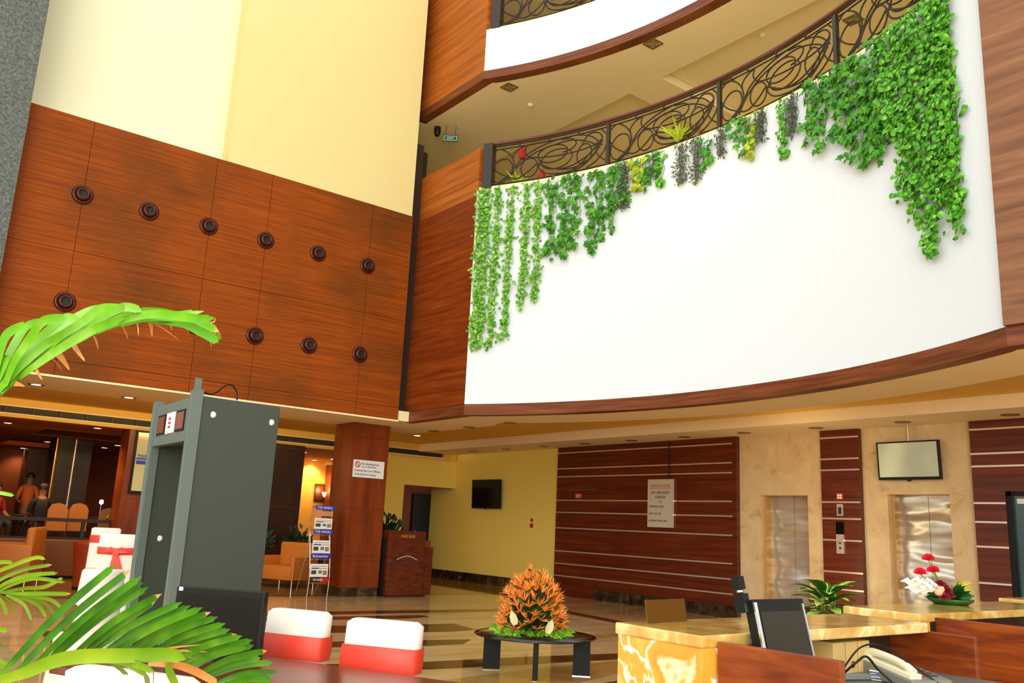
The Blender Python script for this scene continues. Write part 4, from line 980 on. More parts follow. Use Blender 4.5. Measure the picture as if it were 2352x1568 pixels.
# ------------------------------------------------------------------ flowers on the middle counter
fb = P(2138, 1383, z=ZT); fb.y = min(max(fb.y, 2.5), 2.8)
t = thing('flower_arrangement', 'low arrangement of red, white and pink flowers on the middle counter', 'flower arrangement', fb)
MB().lathe([(0, 0), (.10, 0), (.135, .02), (.14, .035), (0, .03)], fb+Vector((0, 0, .001)), 22).build('dish', deep_green, t)
fo = MB()
for i in range(90):
    a = random.random()*6.28; e = random.uniform(.1, 1.1); L_ = random.uniform(.1, .17); d_ = Vector((math.cos(a)*math.cos(e), math.sin(a)*math.cos(e), math.sin(e)*.8))
    fo.blade([fb+Vector((0, 0, .02))+d_*.03, fb+Vector((0, 0, .03))+d_*L_*.7, fb+Vector((0, 0, .02))+d_*L_], .03, .3)
fo.build('foliage', deep_green, t)
def flower(c, r, m, kind, nm):
    b = MB(); up_ = Vector((0, 0, 1))
    if kind == 'carnation':
        for i in range(46):
            a = i*2.4; e = i/46; d_ = Vector((math.cos(a)*(1-e*.8), math.sin(a)*(1-e*.8), .25+e*.7)).normalized()
            b.blade([c, c+d_*r*.7, c+d_*r*random.uniform(.85, 1.1)], r*.5, .5, prof=lambda q_: .3+.7*q_)
    elif kind == 'lily':
        for i in range(6):
            a = i*1.047+.2; d_ = Vector((math.cos(a), math.sin(a), 0)); b.blade([c, c+d_*r*.5+up_*r*.5, c+d_*r+up_*r*.35], r*.45, .3)
    else:
        b.lathe([(0, 0), (r*.5, r*.15), (r*.75, r*.6), (r*.6, r*1.1), (r*.35, r*1.2), (r*.5, r*.8), (0, r*.5)], c, 14)
    return b.build(nm, m, t)
red_p = mat('carnation_red', (214, 20, 44), .6); white_p = mat('lily_white', (250, 250, 244), .5); pink_p = mat('rose_pink', (236, 170, 130), .5); mar_p = mat('orchid_maroon', (130, 6, 40), .5)
def fpx(px, py, dy=0): q = P(px, py, y=fb.y+dy); return q
for (px, py) in ((2133, 1286), (2143, 1313), (2114, 1318)):
    q = fpx(px, py); flower(q, .04, red_p, 'carnation', 'red_carnation'); MB().tube([q, fb+(q-fb)*.15], .004, 5).build('flower_stem', stem_m, t)
for (px, py) in ((2095, 1345), (2112, 1352), (2128, 1350), (2104, 1360), (2122, 1362), (2138, 1358), (2118, 1342)): flower(fpx(px, py, -.05), .068, white_p, 'lily', 'white_lily')
for (px, py) in ((2156, 1368), (2160, 1362)): flower(fpx(px, py, -.1), .036, pink_p, 'rose', 'pink_rose')
for (px, py) in ((2166, 1350), (2175, 1360), (2180, 1372), (2170, 1376), (2160, 1345)): flower(fpx(px, py, -.07), .035, mar_p, 'carnation', 'maroon_flower')
for k in range(16):
    a = random.uniform(-.6, 1.0); d_ = Vector((math.cos(a), math.sin(a)*.4, random.uniform(-.1, .6))).normalized(); b = MB()
    b.blade([fb+Vector((.05, 0, .06)), fb+Vector((.05, 0, .08))+d_*.12, fb+Vector((.05, 0, .05))+d_*.22], .02, .3); b.build('straw_leaf', palm_tip if k % 2 else ivy_yellow, t)

# ------------------------------------------------------------------ dumb cane plant behind the counters
pc = Vector((8.05, 5.05, 0)); t = thing('potted_dumb_cane', 'green and cream variegated plant behind the onyx counters', 'potted plant', pc)
MB().lathe([(0, 0), (.14, 0), (.19, .3), (.2, .36), (.17, .36), (.16, .32), (0, .31)], pc, 24).build('pot', pot_dark, t)
MB().lathe([(.0, .3), (.16, .31)], pc, 16).build('soil', wood_dark, t)
for i in range(4): a = i*1.6; MB().tube([pc+Vector((.05*math.cos(a), .05*math.sin(a), .3)), pc+Vector((.09*math.cos(a), .09*math.sin(a), .92))], .014, 8).build('stem', stem_m, t)
for i in range(40):
    a = i*2.399; z0 = .58+.36*(i/40); e = -.7+1.6*(i/40)+random.uniform(-.15, .15); L_ = .31*random.uniform(.85, 1.1)
    d_ = Vector((math.cos(a), math.sin(a), 0)); b0 = pc+Vector((0, 0, z0))+d_*.06
    pts = [b0+d_*L_*s*math.cos(e*.6)+Vector((0, 0, L_*(math.sin(e)*s-.35*s*s+(.25*s if e < 0 else 0)))) for s in (0, .2, .4, .6, .8, 1)]
    sd_ = Vector((-d_.y, d_.x, 0)); pf = lambda q_: math.sin(math.pi*min(1, .06+q_*.94))**.8+.02
    l_ = MB().blade(pts, .17, .25, side=sd_, prof=pf).build('leaf', dief_dark, t)
    q_ = [p+Vector((0, 0, .003)) for p in pts]; MB().blade([p-FW*.002 for p in q_], .12, .25, side=sd_, prof=lambda q_: math.sin(math.pi*min(1, .1+q_*.85))**1.2).build('leaf_centre', dief_light, l_)

# ------------------------------------------------------------------ glass coffee table with bird-of-paradise display
tc_ = Vector((5.84, 6.94, 0)); TZ = .37
t = thing('coffee_table', 'round smoked glass coffee table on three black legs', 'coffee table', tc_)
MB().lathe([(0, TZ-.012), (.60, TZ-.012), (.612, TZ-.006), (.61, TZ), (0, TZ)], tc_, 64).build('glass_top', glass_t, t)
MB().lathe([(.606, TZ-.014), (.616, TZ-.007), (.606, TZ+.001)], tc_, 64).build('rim', black_gloss, t)
def leg_at(pxl, pyl, w_, ang, nm='leg'):
    q = P(pxl, pyl, z=0); d_ = Vector((math.cos(ang), math.sin(ang), 0)); e_ = Vector((-d_.y, d_.x, 0))
    MB().obox(Vector((q.x, q.y, (TZ-.014)/2)), d_*w_/2, e_*.03, Vector((0, 0, (TZ-.014)/2))).build(nm, black, t)
    MB().obox(Vector((q.x, q.y, .006)), d_*(w_/2+.003), e_*.034, Vector((0, 0, .006))).build('foot_plate', chrome, t)
Rv = Vector((RT.x, RT.y)).normalized()
for (dx, dy, w_, an) in ((-.43, .10, .17, -.55), (.47, -.05, .17, -.75), (.0, -.42, .15, .93)):
    c = tc_+Vector((Rv.x*dx-Rv.y*dy, Rv.y*dx+Rv.x*dy, 0)); d_ = Vector((math.cos(an), math.sin(an), 0)); e_ = Vector((-d_.y, d_.x, 0))
    MB().obox(c+Vector((0, 0, (TZ-.014)/2+.004)), d_*w_/2, e_*.022, Vector((0, 0, (TZ-.022)/2))).build('leg', black, t)
    MB().obox(c+Vector((0, 0, .004)), d_*(w_/2+.004), e_*.026, Vector((0, 0, .004))).build('foot_plate', chrome, t)
t = thing('bird_of_paradise_display', 'large domed display of orange bird of paradise flowers on the glass table', 'flower arrangement', tc_+Vector((-.03, .03, TZ)))
dc = tc_+Vector((-.03, .03, TZ+.002))
b = MB()
for i in range(150):
    a = random.random()*6.28; rr_ = random.uniform(.05, .42); q = dc+Vector((math.cos(a)*rr_, math.sin(a)*rr_, random.uniform(.003, .02))); aa = a+random.uniform(-.8, .8); d_ = Vector((math.cos(aa), math.sin(aa), 0))
    b.blade([q, q+d_*.05+Vector((0, 0, .03)), q+d_*.11+Vector((0, 0, .002))], .05, .3)
b.build('moss_bed', moss, t)
b = MB()
for i in range(80):
    a = random.random()*6.28; e = random.uniform(.5, 1.5); L_ = random.uniform(.2, .42); d_ = Vector((math.cos(a)*math.cos(e), math.sin(a)*math.cos(e), math.sin(e)))
    b.blade([dc+d_*.02, dc+d_*L_*.6, dc+d_*L_], .05, .3)
b.build('foliage', deep_green, t)
b = MB()
for i in range(46):
    a = random.random()*6.28; e = random.uniform(.3, 1.5); L_ = random.uniform(.34, .52); d_ = Vector((math.cos(a)*math.cos(e)*.62, math.sin(a)*math.cos(e)*.62, math.sin(e)))
    b.blade([dc+d_*.1, dc+d_*L_*.6, dc+d_*L_], .045, .3)
b.build('dark_leaves', maroon, t)
def bird():
    b = MB(); z = Vector((0, 0, 1))
    b.tube([(0, 0, -.30), (0, 0, -.02)], .005, 5, 1)
    b.blade([(0, 0, -.03), (.04, 0, .02), (.12, 0, .035)], .03, .6, 1, side=(0, 1, 0))
    for i in range(10):
        a = R(-60+i*13); w_ = random.uniform(-.5, .5); L_ = random.uniform(.09, .14)
        d_ = Vector((math.sin(a), w_*.7, math.cos(a))).normalized()
        b.blade([(0, 0, -.02), d_*L_*.5, d_*L_], .016, .5, 0 if i % 3 else 2, side=(0, 1, 0) if i % 2 else (1, .3, 0))
    return b
birds = [bird() for _ in range(4)]
protos = []
for k, b in enumerate(birds):
    o = b.build('flower', [bract_orange, deep_green, bract_red]); C.objects.unlink(o); protos.append(o)
NB = 120
for i in range(NB):
    e = math.asin(min(.999, .02+.98*(i+.5)/NB)); a = i*2.399963
    L_ = .54*(.90+.10*math.sin(e))*random.uniform(.86, 1.04); d_ = Vector((math.cos(a)*math.cos(e)*.62, math.sin(a)*math.cos(e)*.62, math.sin(e)*1.0+.10)); 
    o = protos[i % 4].copy(); C.objects.link(o); o.name = 'flower'
    q = d_.to_track_quat('Z', 'X').to_matrix().to_4x4() @ Matrix.Rotation(random.random()*6.28, 4, 'Z')
    o.parent = t; o.matrix_parent_inverse = t.matrix_basis.inverted(); o.matrix_basis = Matrix.Translation(dc+d_*L_) @ q @ Matrix.Scale(.85, 4)
for p in protos: bpy.data.objects.remove(p)
cb_m = mat('cream_bract', (216, 206, 150), .6)
for i, (px, py) in enumerate(((1180, 1420), (1262, 1440))):
    q = P(px, py, d=8.15); d_ = Vector((random.uniform(-.4, .4), random.uniform(-.3, .3), 1)).normalized()
    MB().blade([q-d_*.06, q-d_*.02, q+d_*.03, q+d_*.08], .075, .5).build('cream_bract', cb_m, t)

# ------------------------------------------------------------------ newspaper rack and podium
t = thing('newspaper_rack', 'chrome newspaper rack with four tiers beside the wooden column', 'newspaper rack', (7.35, 14.9, 0))
def rk(u, z, dy=0): return Vector((7.10+u*.40+.05*(0), 14.95+dy, z))
for u, nm in ((0, 'upright'), (1, 'upright')):
    pts = [rk(u, z, -.0)+Vector((.10*(1-z/1.65)*.9*(.4+u*.0), -.05*math.sin(z*3.8), 0)) for z in [i*1.65/12 for i in range(13)]]
    MB().tube(pts, .012, 6).build(nm, chrome, t)
    MB().tube([rk(u, 1.45, .02), rk(u, .8, .08), rk(u, 0.01, .42)], .009, 6).build('rear_leg', chrome, t)
for z in (.3, .75, 1.2, 1.62): MB().tube([rk(0, z), rk(1, z)], .008, 6).build('cross_bar', chrome, t)
hd = [('THE HINDU', 1.57, 1.65, blue_sign), ('THE HINDU', 1.135, 1.215, blue_sign), ('BusinessLine', .70, .785, blue_sign), ('THE HINDU', .28, .36, black)]
for i, (s_, z0, z1, m_) in enumerate(hd):
    q = MB().box(7.12+.05*(i > 2), 7.50, 14.87, 14.88, z0, z1).build('header_strip', m_, t)
    if i == 3: MB().box(7.33, 7.505, 14.866, 14.87, z0, z1).build('red_block', red_plastic, q)
    text(s_, .062, (7.14+.04*(i > 2), 14.864, z0+.02), (1, 0, 0), (0, 0, 1), paper, q, sx=.95 if i != 3 else .6)
    MB().box(7.12, 7.49, 14.9, 15.0, z0-.03, z0-.02).build('shelf', chrome, t)
for i, (z0, z1, m_, lab) in enumerate(((1.46, 1.55, mat('magazine_tan', (196, 140, 92), .6), 'tan magazine in the top tier'), (1.225, 1.42, paper, 'newspaper in the second tier'), (.79, 1.02, paper, 'newspaper in the third tier'), (.37, .60, paper, 'newspaper in the lowest tier'))):
    o = MB().box(7.13, 7.48, 14.885, 14.90, z0, z1).build('newspaper' if i else 'magazine', m_)
    tag(o, lab+' of the chrome rack', 'newspaper' if i else 'magazine', 'papers in the rack')
    if i:
        for (xx0, xx1, a_, c_, mm) in ((7.15, 7.46, .80, .83, ink_dark), (7.15, 7.30, .62, .70, ink_dark), (7.31, 7.46, .64, .68, ink_red), (7.15, 7.25, .2, .5, dark_slot), (7.29, 7.36, .25, .5, phone_grey), (7.38, 7.46, .15, .5, lens_off)):
            h_ = z1-z0; MB().box(xx0, xx1, 14.883, 14.885, z0+h_*a_, z0+h_*c_).build('print_block', mm, o)
# podium
t = thing('speaker_podium', 'dark red wooden podium with emblem right of the column', 'podium', (9.15, 15.05, 0))
bevel(MB().box(8.74, 9.58, 14.9, 15.2, .03, 1.25).build('front_board', wood_red, t), .006)
MB().box(9.585, 9.8, 14.95, 15.35, .03, .95).build('side_wing', wood_red, t)
MB().box(8.68, 8.735, 15.0, 15.4, 0, 1.1).build('side_board', black, t)
MB().box(8.72, 9.6, 14.88, 15.4, 0, .03).build('plinth', wood_dark, t)
MB().box(9.6, 9.72, 14.93, 15.2, .95, 1.08).build('reading_edge', wood_col, t)
for x0 in (9.0, 9.17): MB().box(x0, x0+.15, 14.893, 14.9, 1.12, 1.18).build('name_plate', gold, t)
MB().tube([Vector((8.94+.46*s_, 14.895, .70+.07*math.sin(math.pi*s_))) for s_ in [i/14 for i in range(15)]], .006, 5).build('emblem_arc', paper, t)
MB().lathe([(0, -.004), (.03, 0)], (9.17, 14.895, .775), 12, ax=(0, 1, 0)).build('emblem_dot', green_sign, t)
MB().box(8.95, 9.4, 14.895, 14.9, .6, .64).build('faded_print', mat('faded_purple', (70, 30, 44), .6), t)

# shrubs
def bush(name, c, rx, ry, rz, m, label, n=160, pot=None, leaf=.12, grp=None):
    t = thing(name, label, 'potted plant', (c[0], c[1], 0), 0, grp); c = Vector(c)
    b = MB()
    for i in range(n):
        d_ = Vector((random.gauss(0, 1), random.gauss(0, 1), abs(random.gauss(0, 1)))).normalized(); q = c+Vector((d_.x*rx, d_.y*ry, d_.z*rz))*random.uniform(.4, 1)
        e_ = (d_+Vector((0, 0, .6))).normalized(); b.blade([q, q+e_*leaf*.6, q+e_*leaf-Vector((0, 0, .02))], leaf*.35, .3)
    b.build('foliage', m, t)
    MB().tube([Vector((c.x, c.y, .3)), c+Vector((0, 0, rz*.3))], .02).build('stem', vine_stem, t)
    if pot: MB().lathe([(0, 0), (pot*.7, 0), (pot, .3), (pot*1.05, .4), (pot*.9, .4), (0, .36)], (c.x, c.y, .0), 20).build('pot', pot_dark, t)
    return t
bush('potted_shrub', (9.25, 15.9, 1.1), .42, .3, .45, dark_green, 'dark green shrub behind the podium', 220, .22)
for i, (x, w_) in enumerate(((6.4, .5), (7.35, .5), (8.3, .5))):
    bush('potted_shrub', (x+.3, 18.75, .7), .36, .28, .5, dark_green, 'dark low shrub behind the armchairs, %s of the row' % ('left', 'middle', 'right')[i], 200, .2, grp='dark shrubs behind the armchairs')

# ------------------------------------------------------------------ lounge seating
def armchair(name, label, c, rz, w, dpt, m, back=.85, arm=.6, grp=None, curved=False):
    t = thing(name, label, 'armchair', (c[0], c[1], 0), rz, grp)
    L_ = lambda o: local(o, t)
    L_(soft(MB().box(-w/2+.08, w/2-.08, -dpt/2, dpt/2-.1, .16, .44).build('seat', m), .03))
    for s_ in (-1, 1): L_(soft(MB().box(s_*w/2-s_*.09, s_*w/2, -dpt/2, dpt/2, .16, arm).build('armrest', m), .02))
    bk_ = MB().box(-w/2+.05, w/2-.05, dpt/2-.14, dpt/2, .2, back).build('backrest', m); L_(soft(bk_, .05, 4))
    for sx_ in (-1, 1):
        for sy_ in (-1, 1): L_(MB().tube([(sx_*(w/2-.05), sy_*(dpt/2-.05), 0), (sx_*(w/2-.05), sy_*(dpt/2-.05), .17)], .018).build('leg', chrome))
    return t
armchair('lounge_armchair', 'tan leather armchair left of the newspaper rack', (7.75, 17.3), R(-60), .95, .85, tan_fabric, .9, .62)
armchair('lounge_armchair', 'tan leather armchair with high back at the left edge', (2.75, 17.9), R(-110), 1.2, .9, tan_fabric, 1.02, .72)
t = thing('tub_chair', 'rust red tub chair left of the bow chairs', 'armchair', (3.9, 16.9, 0))
MB().lathe([(.26, .05), (.34, .75), (.36, .82), (.30, .82), (.28, .5), (0, .45)], (3.9, 16.9, 0), 24).build('shell', red_fabric, t)
MB().lathe([(0, .45), (.26, .45), (.27, .52), (0, .55)], (3.9, 16.9, 0), 20).build('cushion', red_fabric, t)
MB().lathe([(.27, 0), (.27, .05), (0, .05)], (3.9, 16.9, 0), 20).build('plinth', black, t)

# ------------------------------------------------------------------ restaurant
t = thing('low_partition', 'dark brown low partition between lobby and restaurant', 'partition', (1, 20, 0))
MB().box(-3.5, 7.84, 19.9, 20.08, 0, .78).build('lower_board', wood_dark, t)
MB().box(-3.5, 7.84, 19.88, 20.09, 1.1, 1.17).build('top_rail', wood_dark, t)
for x in (-1.5, .5, 2.2, 3.4, 4.3, 6.2, 7.4): MB().box(x, x+.06, 19.95, 20.05, .78, 1.1).build('post', iron_dark, t)
t = thing('banquette', 'brown upholstered banquette in front of the partition', 'banquette', (2, 19.4, 0))
soft(MB().box(-2.5, 4.8, 19.35, 19.85, .05, .75).build('back', mat('banquette_brown', (110, 60, 24), .5), t), .03)
t = thing('glass_poster_frame', 'tall glossy panel with blue lettering on the orange lit column', 'poster frame', (5.25, 19.42, 1.8))
MB().box(4.98, 5.78, 19.38, 19.44, 1.74, 3.07).build('frame', black, t)
gp = MB().box(5.02, 5.74, 19.37, 19.38, 1.80, 3.03).build('glossy_panel', mat('panel_mirror', (196, 184, 130), .12, metal=.6, bump=.1, nscale=3), t)
MB().box(5.04, 5.42, 19.362, 19.37, 2.36, 2.50).build('blue_banner', blue_sign, gp)
MB().box(5.04, 5.42, 19.358, 19.362, 2.43, 2.47).build('pale_line', blue_pale, gp)
text('Hotel', .08, (5.05, 19.357, 2.52), (1, 0, 0), (0, 0, 1), blue_sign, gp)
# sconces and pictures on the amber wall
for i, x in enumerate((10.75, 11.52)):
    t = thing('framed_picture', 'dark framed picture on the amber wall, %s one' % ('left', 'right')[i], 'picture', (x+.1, 23.98, 1.9), 0, 'pictures on the amber wall')
    MB().box(x-.14, x+.16, 23.95, 23.99, 1.9, 2.42).build('frame', wood_dark, t)
    MB().box(x-.11, x+.13, 23.945, 23.95, 1.94, 2.38).build('picture', wood_red, t)
    t = thing('wall_sconce', 'glowing tulip wall sconce on the amber wall, %s one' % ('left', 'right')[i], 'wall lamp', (x+.12, 23.9, 2.1), 0, 'sconces on the amber wall')
    q = Vector((x-.05 if i == 0 else x+.06, 23.72, 2.13))
    MB().lathe([(.02, -.08), (.05, -.02), (.075, .06), (.07, .06), (.045, -.01), (0, -.06)], q, 16).build('lamp_shade', glow_soft, t)
    MB().tube([q-Vector((0, 0, .08)), q+Vector((.08, .1, -.16)), q+Vector((.12, .24, -.1))], .014).build('arm', gold, t)
    l = bpy.data.lights.new('lamp', 'POINT'); l.energy = 9; l.color = (1, .66, .28); l.shadow_soft_size = .06
    lo = bpy.data.objects.new('lamp', l); C.objects.link(lo); lo.location = q+Vector((0, -.02, .12)); put(lo, t)
# dark door of the far wall, added orange fill light with no fitting
d = struct(MB().box(2.9, 3.9, 30.40, 30.48, .45, 2.9).build('door_6', wood_dark)); MB().box(3.25, 3.65, 30.38, 30.40, 2.35, 2.7).build('door_glass', red_fabric, d)
area('restaurant_fill', (3.0, 27.5, 3.0), (3.0, 28, 0), 4.0, 55, (1, .42, .14), 3.0)
# added recess fills, then an assumed amber light aimed at the column face
area('assumed_cove_fill', (2.5, 16.1, 3.40), (2.5, 19.6, 3.22), 12, 130, (1, .78, .42), .12)  # fill added to brighten the bulkhead; any cove lamp here is only assumed
area('assumed_cove_fill', (11.0, 8, 3.30), (11.3, 8, 3.476), .2, 26, (1, .8, .45), 12)  # added fill on the raised ceiling, again for an assumed cove
area('restaurant_front_fill', (3.5, 21.2, 3.05), (3.5, 22, 0), 3.0, 60, (1, .55, .22), 1.0)  # warm fill added to brighten the restaurant front, no fitting there
l = bpy.data.lights.new('assumed_column_light', 'SPOT'); l.energy = 50; l.color = (1, .5, .12); l.spot_size = R(60); l.shadow_soft_size = .1  # amber light on the column assumed, no lamp fitting built
lo = bpy.data.objects.new('assumed_column_light', l); C.objects.link(lo); lo.location = (4.0, 20.6, 2.6); lo.rotation_euler = (Vector((4.86, 19.8, 1.5))-Vector((4.0, 20.6, 2.6))).to_track_quat('-Z', 'Y').to_euler()
# tables and round-backed chairs in the restaurant
for i, (x, y) in enumerate(((3.6, 22.2), (5.2, 22.5), (1.6, 22.3))):
    t = thing('restaurant_table', 'restaurant table with white cloth, %s' % ('behind the left people', 'near the orange column', 'at the far left')[i], 'table', (x, y, .45), 0, 'restaurant tables')
    MB().lathe([(0, 1.19), (.45, 1.19), (.46, 1.17), (.0, 1.17)], (x, y, 0), 24).build('table_top', wood_dark, t)
    MB().tube([(x, y, .46), (x, y, 1.17)], .04).build('pedestal', chrome, t)
    MB().lathe([(0, .475), (.25, .47), (.26, .452)], (x, y, 0), 20).build('foot', chrome, t)
RC = [(4.05, 21.2, 1.48, tan_fabric, 'orange-lit round-back restaurant chair beside the black-clad guest'), (4.55, 21.6, 1.5, tan_fabric, 'round-back restaurant chair in front of the shiny pillar'), (5.05, 21.0, 1.42, mat('chair_beige', (150, 104, 60), .5), 'beige round-back restaurant chair with ring handle near the orange column')]
for i, (x, y, zt, m_, lab) in enumerate(RC):
    t = thing('restaurant_chair', lab, 'chair', (x, y, .45), 0, 'restaurant chairs'); w_ = .2
    b = MB(); pts = [(x-w_, .95), (x+w_, .95), (x+w_, zt-.15), (x+w_*.7, zt-.04), (x, zt), (x-w_*.7, zt-.04), (x-w_, zt-.15)]
    b.add([(a, y, z) for a, z in pts]+[(a, y+.05, z) for a, z in pts], [list(range(7)), list(range(7, 14))[::-1]]+[(k, (k+1) % 7, 7+(k+1) % 7, 7+k) for k in range(7)])
    b.build('backrest', m_, t); MB().box(x-w_, x+w_, y, y+.42, .88, .95).build('seat', m_, t)
    for sx_ in (-1, 1):
        for yy in (.03, .39): MB().box(x+sx_*w_-.02, x+sx_*w_+.02, y+yy-.02, y+yy+.02, .452, .88).build('leg', wood_dark, t)
    if i == 2: MB().lathe([(.035, -.01), (.05, 0), (.035, .01), (.03, 0), (.035, -.01)], (x, y-.01, 1.2), 16, ax=(0, 1, 0)).build('ring_handle', chrome, t)
t = thing('table_lamp', 'small white lit lamp on the restaurant table', 'lamp', (5.2, 22.5, 1.19)); MB().tube([(5.2, 22.5, 1.192), (5.2, 22.5, 1.5)], .012).build('stem', chrome, t); MB().lathe([(.02, 1.5), (.05, 1.53), (.04, 1.6), (0, 1.61)], (5.2, 22.5, 0), 12).build('shade', glow, t)

# people
def person(label, x, y, z0, standing, shirt, facing, skirt=cloth_dark):
    fx = Vector((math.cos(facing), math.sin(facing), 0)); sx_ = Vector((-fx.y, fx.x, 0))
    t = thing('person', label, 'person', (x, y, z0))
    o = Vector((x, y, z0)); hip = .88 if standing else .46
    J = {}; V = []; Ed = []; Rd = []
    def add(p, r, par=None):
        V.append(o+p); Rd.append(r)
        if par is not None: Ed.append((par, len(V)-1))
        return len(V)-1
    Z = lambda z, f=0, s=0: fx*f+sx_*s+Vector((0, 0, z))
    pel = add(Z(hip), .14); wa = add(Z(hip+.18), .125, pel); ch = add(Z(hip+.38), .145, wa); ns = add(Z(hip+.52), .08, ch); nk = add(Z(hip+.58), .052, ns)
    h1 = add(Z(hip+.67, .015), .082, nk); h2 = add(Z(hip+.76, .01), .088, h1); h3 = add(Z(hip+.83, 0), .06, h2)
    for s in (-1, 1):
        sh = add(Z(hip+.47, 0, s*.17), .06, ns); el_ = add(Z(hip+.22, .05, s*.23), .043, sh); wr = add(Z(hip+.14, .27, s*.16), .032, el_); hd_ = add(Z(hip+.14, .35, s*.14), .034, wr)
        if standing: kn = add(Z(.47, .02, s*.1), .062, pel); an_ = add(Z(.08, 0, s*.1), .042, kn); add(Z(.03, .14, s*.1), .035, an_)
        else: kn = add(Z(.47, .42, s*.11), .066, pel); an_ = add(Z(.08, .42, s*.11), .042, kn); add(Z(.03, .54, s*.11), .035, an_)
    def skinned(nm, idx, k, m):
        mp_ = {v: i for i, v in enumerate(idx)}; me = bpy.data.meshes.new(nm); me.from_pydata([V[v] for v in idx], [(mp_[a], mp_[b]) for a, b in Ed if a in mp_ and b in mp_], [])
        ob = bpy.data.objects.new(nm, me); C.objects.link(ob); md = ob.modifiers.new('skin', 'SKIN'); md.use_smooth_shade = True
        for v, i in mp_.items(): me.skin_vertices[0].data[i].radius = (Rd[v]*k, Rd[v]*k)
        me.skin_vertices[0].data[0].use_root = True
        sb = ob.modifiers.new('sub', 'SUBSURF'); sb.levels = 1; sb.render_levels = 1; me.materials.append(m); put(ob, t); return ob
    skinned('body', list(range(len(V))), 1, skin)
    sh_i = [pel, wa, ch, ns]+[i for i in range(8, len(V)) if i % 7 in ((8 % 7), (9 % 7), (10 % 7))]
    arms = []
    for k in range(2): base = 8+k*7; arms += [base, base+1]
    skinned('shirt', [pel, wa, ch, ns]+arms, 1.14, shirt)
    legs = [pel]
    for k in range(2): base = 8+k*7; legs += [base+4, base+5]
    skinned('trousers', legs, 1.15, skirt)
    hc_ = V[h2]; b = MB(); b.lathe([(.098, -.02), (.104, .03), (.085, .085), (.04, .112), (0, .118)], hc_-fx*.018, 16); b.build('hair', hair_m, t)
    for s in (-1, 1): MB().lathe([(0, -.01), (.011, 0), (0, .01)], hc_+fx*.083+sx_*s*.032, 8).build('eye', hair_m, t)
    MB().blade([hc_+fx*.085+Vector((0, 0, .0)), hc_+fx*.108-Vector((0, 0, .035)), hc_+fx*.09-Vector((0, 0, .045))], .03, .8, side=sx_).build('nose', skin, t)
    MB().obox(hc_+fx*.083-Vector((0, 0, .062)), sx_*.022, fx*.006, Vector((0, 0, .005))).build('mouth', cloth_red, t)
    return t
person('standing person in orange-lit shirt, behind the seated guests', 3.95, 24.6, .45, True, cloth_orange_lit, R(-100))
person('seated guest in black seen from behind at the restaurant table', 3.72, 21.35, .56, False, cloth_dark, R(95))
person('seated guest in dark red left of the black-clad guest', 2.9, 21.9, .54, False, cloth_red, R(-60))

# ------------------------------------------------------------------ palm in the foreground
t = thing('areca_palm', 'areca palm with long arching fronds at the left edge', 'palm', (-.35, 2.2, 0))
pb0 = Vector((-.35, 2.2, 0))
MB().lathe([(0, 0), (.2, 0), (.27, .34), (.29, .4), (.25, .4), (.24, .36), (0, .35)], pb0, 28).build('pot', pot_mat, t)
def L2(pts, ox, oy, s, d0, d1=None, n=6):
    d1 = d0 if d1 is None else d1; m = len(pts); q = []
    for i, (a, b) in enumerate(pts): q.append(P(ox+a/s, oy+b/s, d=d0+(d1-d0)*i/(m-1)))
    return spline(q, n)
def frond(rachis, blades, s, ox, oy, d0, m, w, d1=None, nm='frond', rr=.006, fan=.12, stem=True):
    q = L2(rachis, ox, oy, s, d0, d1); root = MB()
    if stem:
        st_ = q[0]; base = pb0+Vector((random.uniform(-.06, .06), random.uniform(-.06, .06), .36)); q = spline([base, base+(st_-base)*.5+Vector((-.02, 0, .12)), st_], 6)[:-1]+q
    root.tube(q, [rr*1.5*(1-.7*i/len(q)) for i in range(len(q))], 6)
    fo = root.build(nm, stem_m, t)
    b = MB()
    for k, bl in enumerate(blades):
        mi = 0; ww = w
        if isinstance(bl, tuple) and isinstance(bl[0], list): bl, mi, ww = bl
        dd_ = d0+(d1-d0 if d1 else 0)*min(1, max(0, bl[0][0]/s/600)); off = fan*math.sin(k*2.1)
        pts = L2(bl, ox, oy, s, dd_, dd_+off)
        nf = len(pts)
        if mi == 3: b.blade(pts, ww, .25, 2, prof=lambda q_: (1-q_)**.7)
        else:
            cut = max(2, int(nf*.9)); b.blade(pts[:cut+1], ww, .25, mi, prof=lambda q_: .35+.65*math.sin(math.pi*min(1, .1+q_*.62))); b.blade(pts[cut:], ww*.6, .25, 2 if k % 4 == 1 else mi, prof=lambda q_: 1-q_*.95)
    b.build('leaflets', [m, palm_pale, palm_tip, palm_light], fo)
    return fo
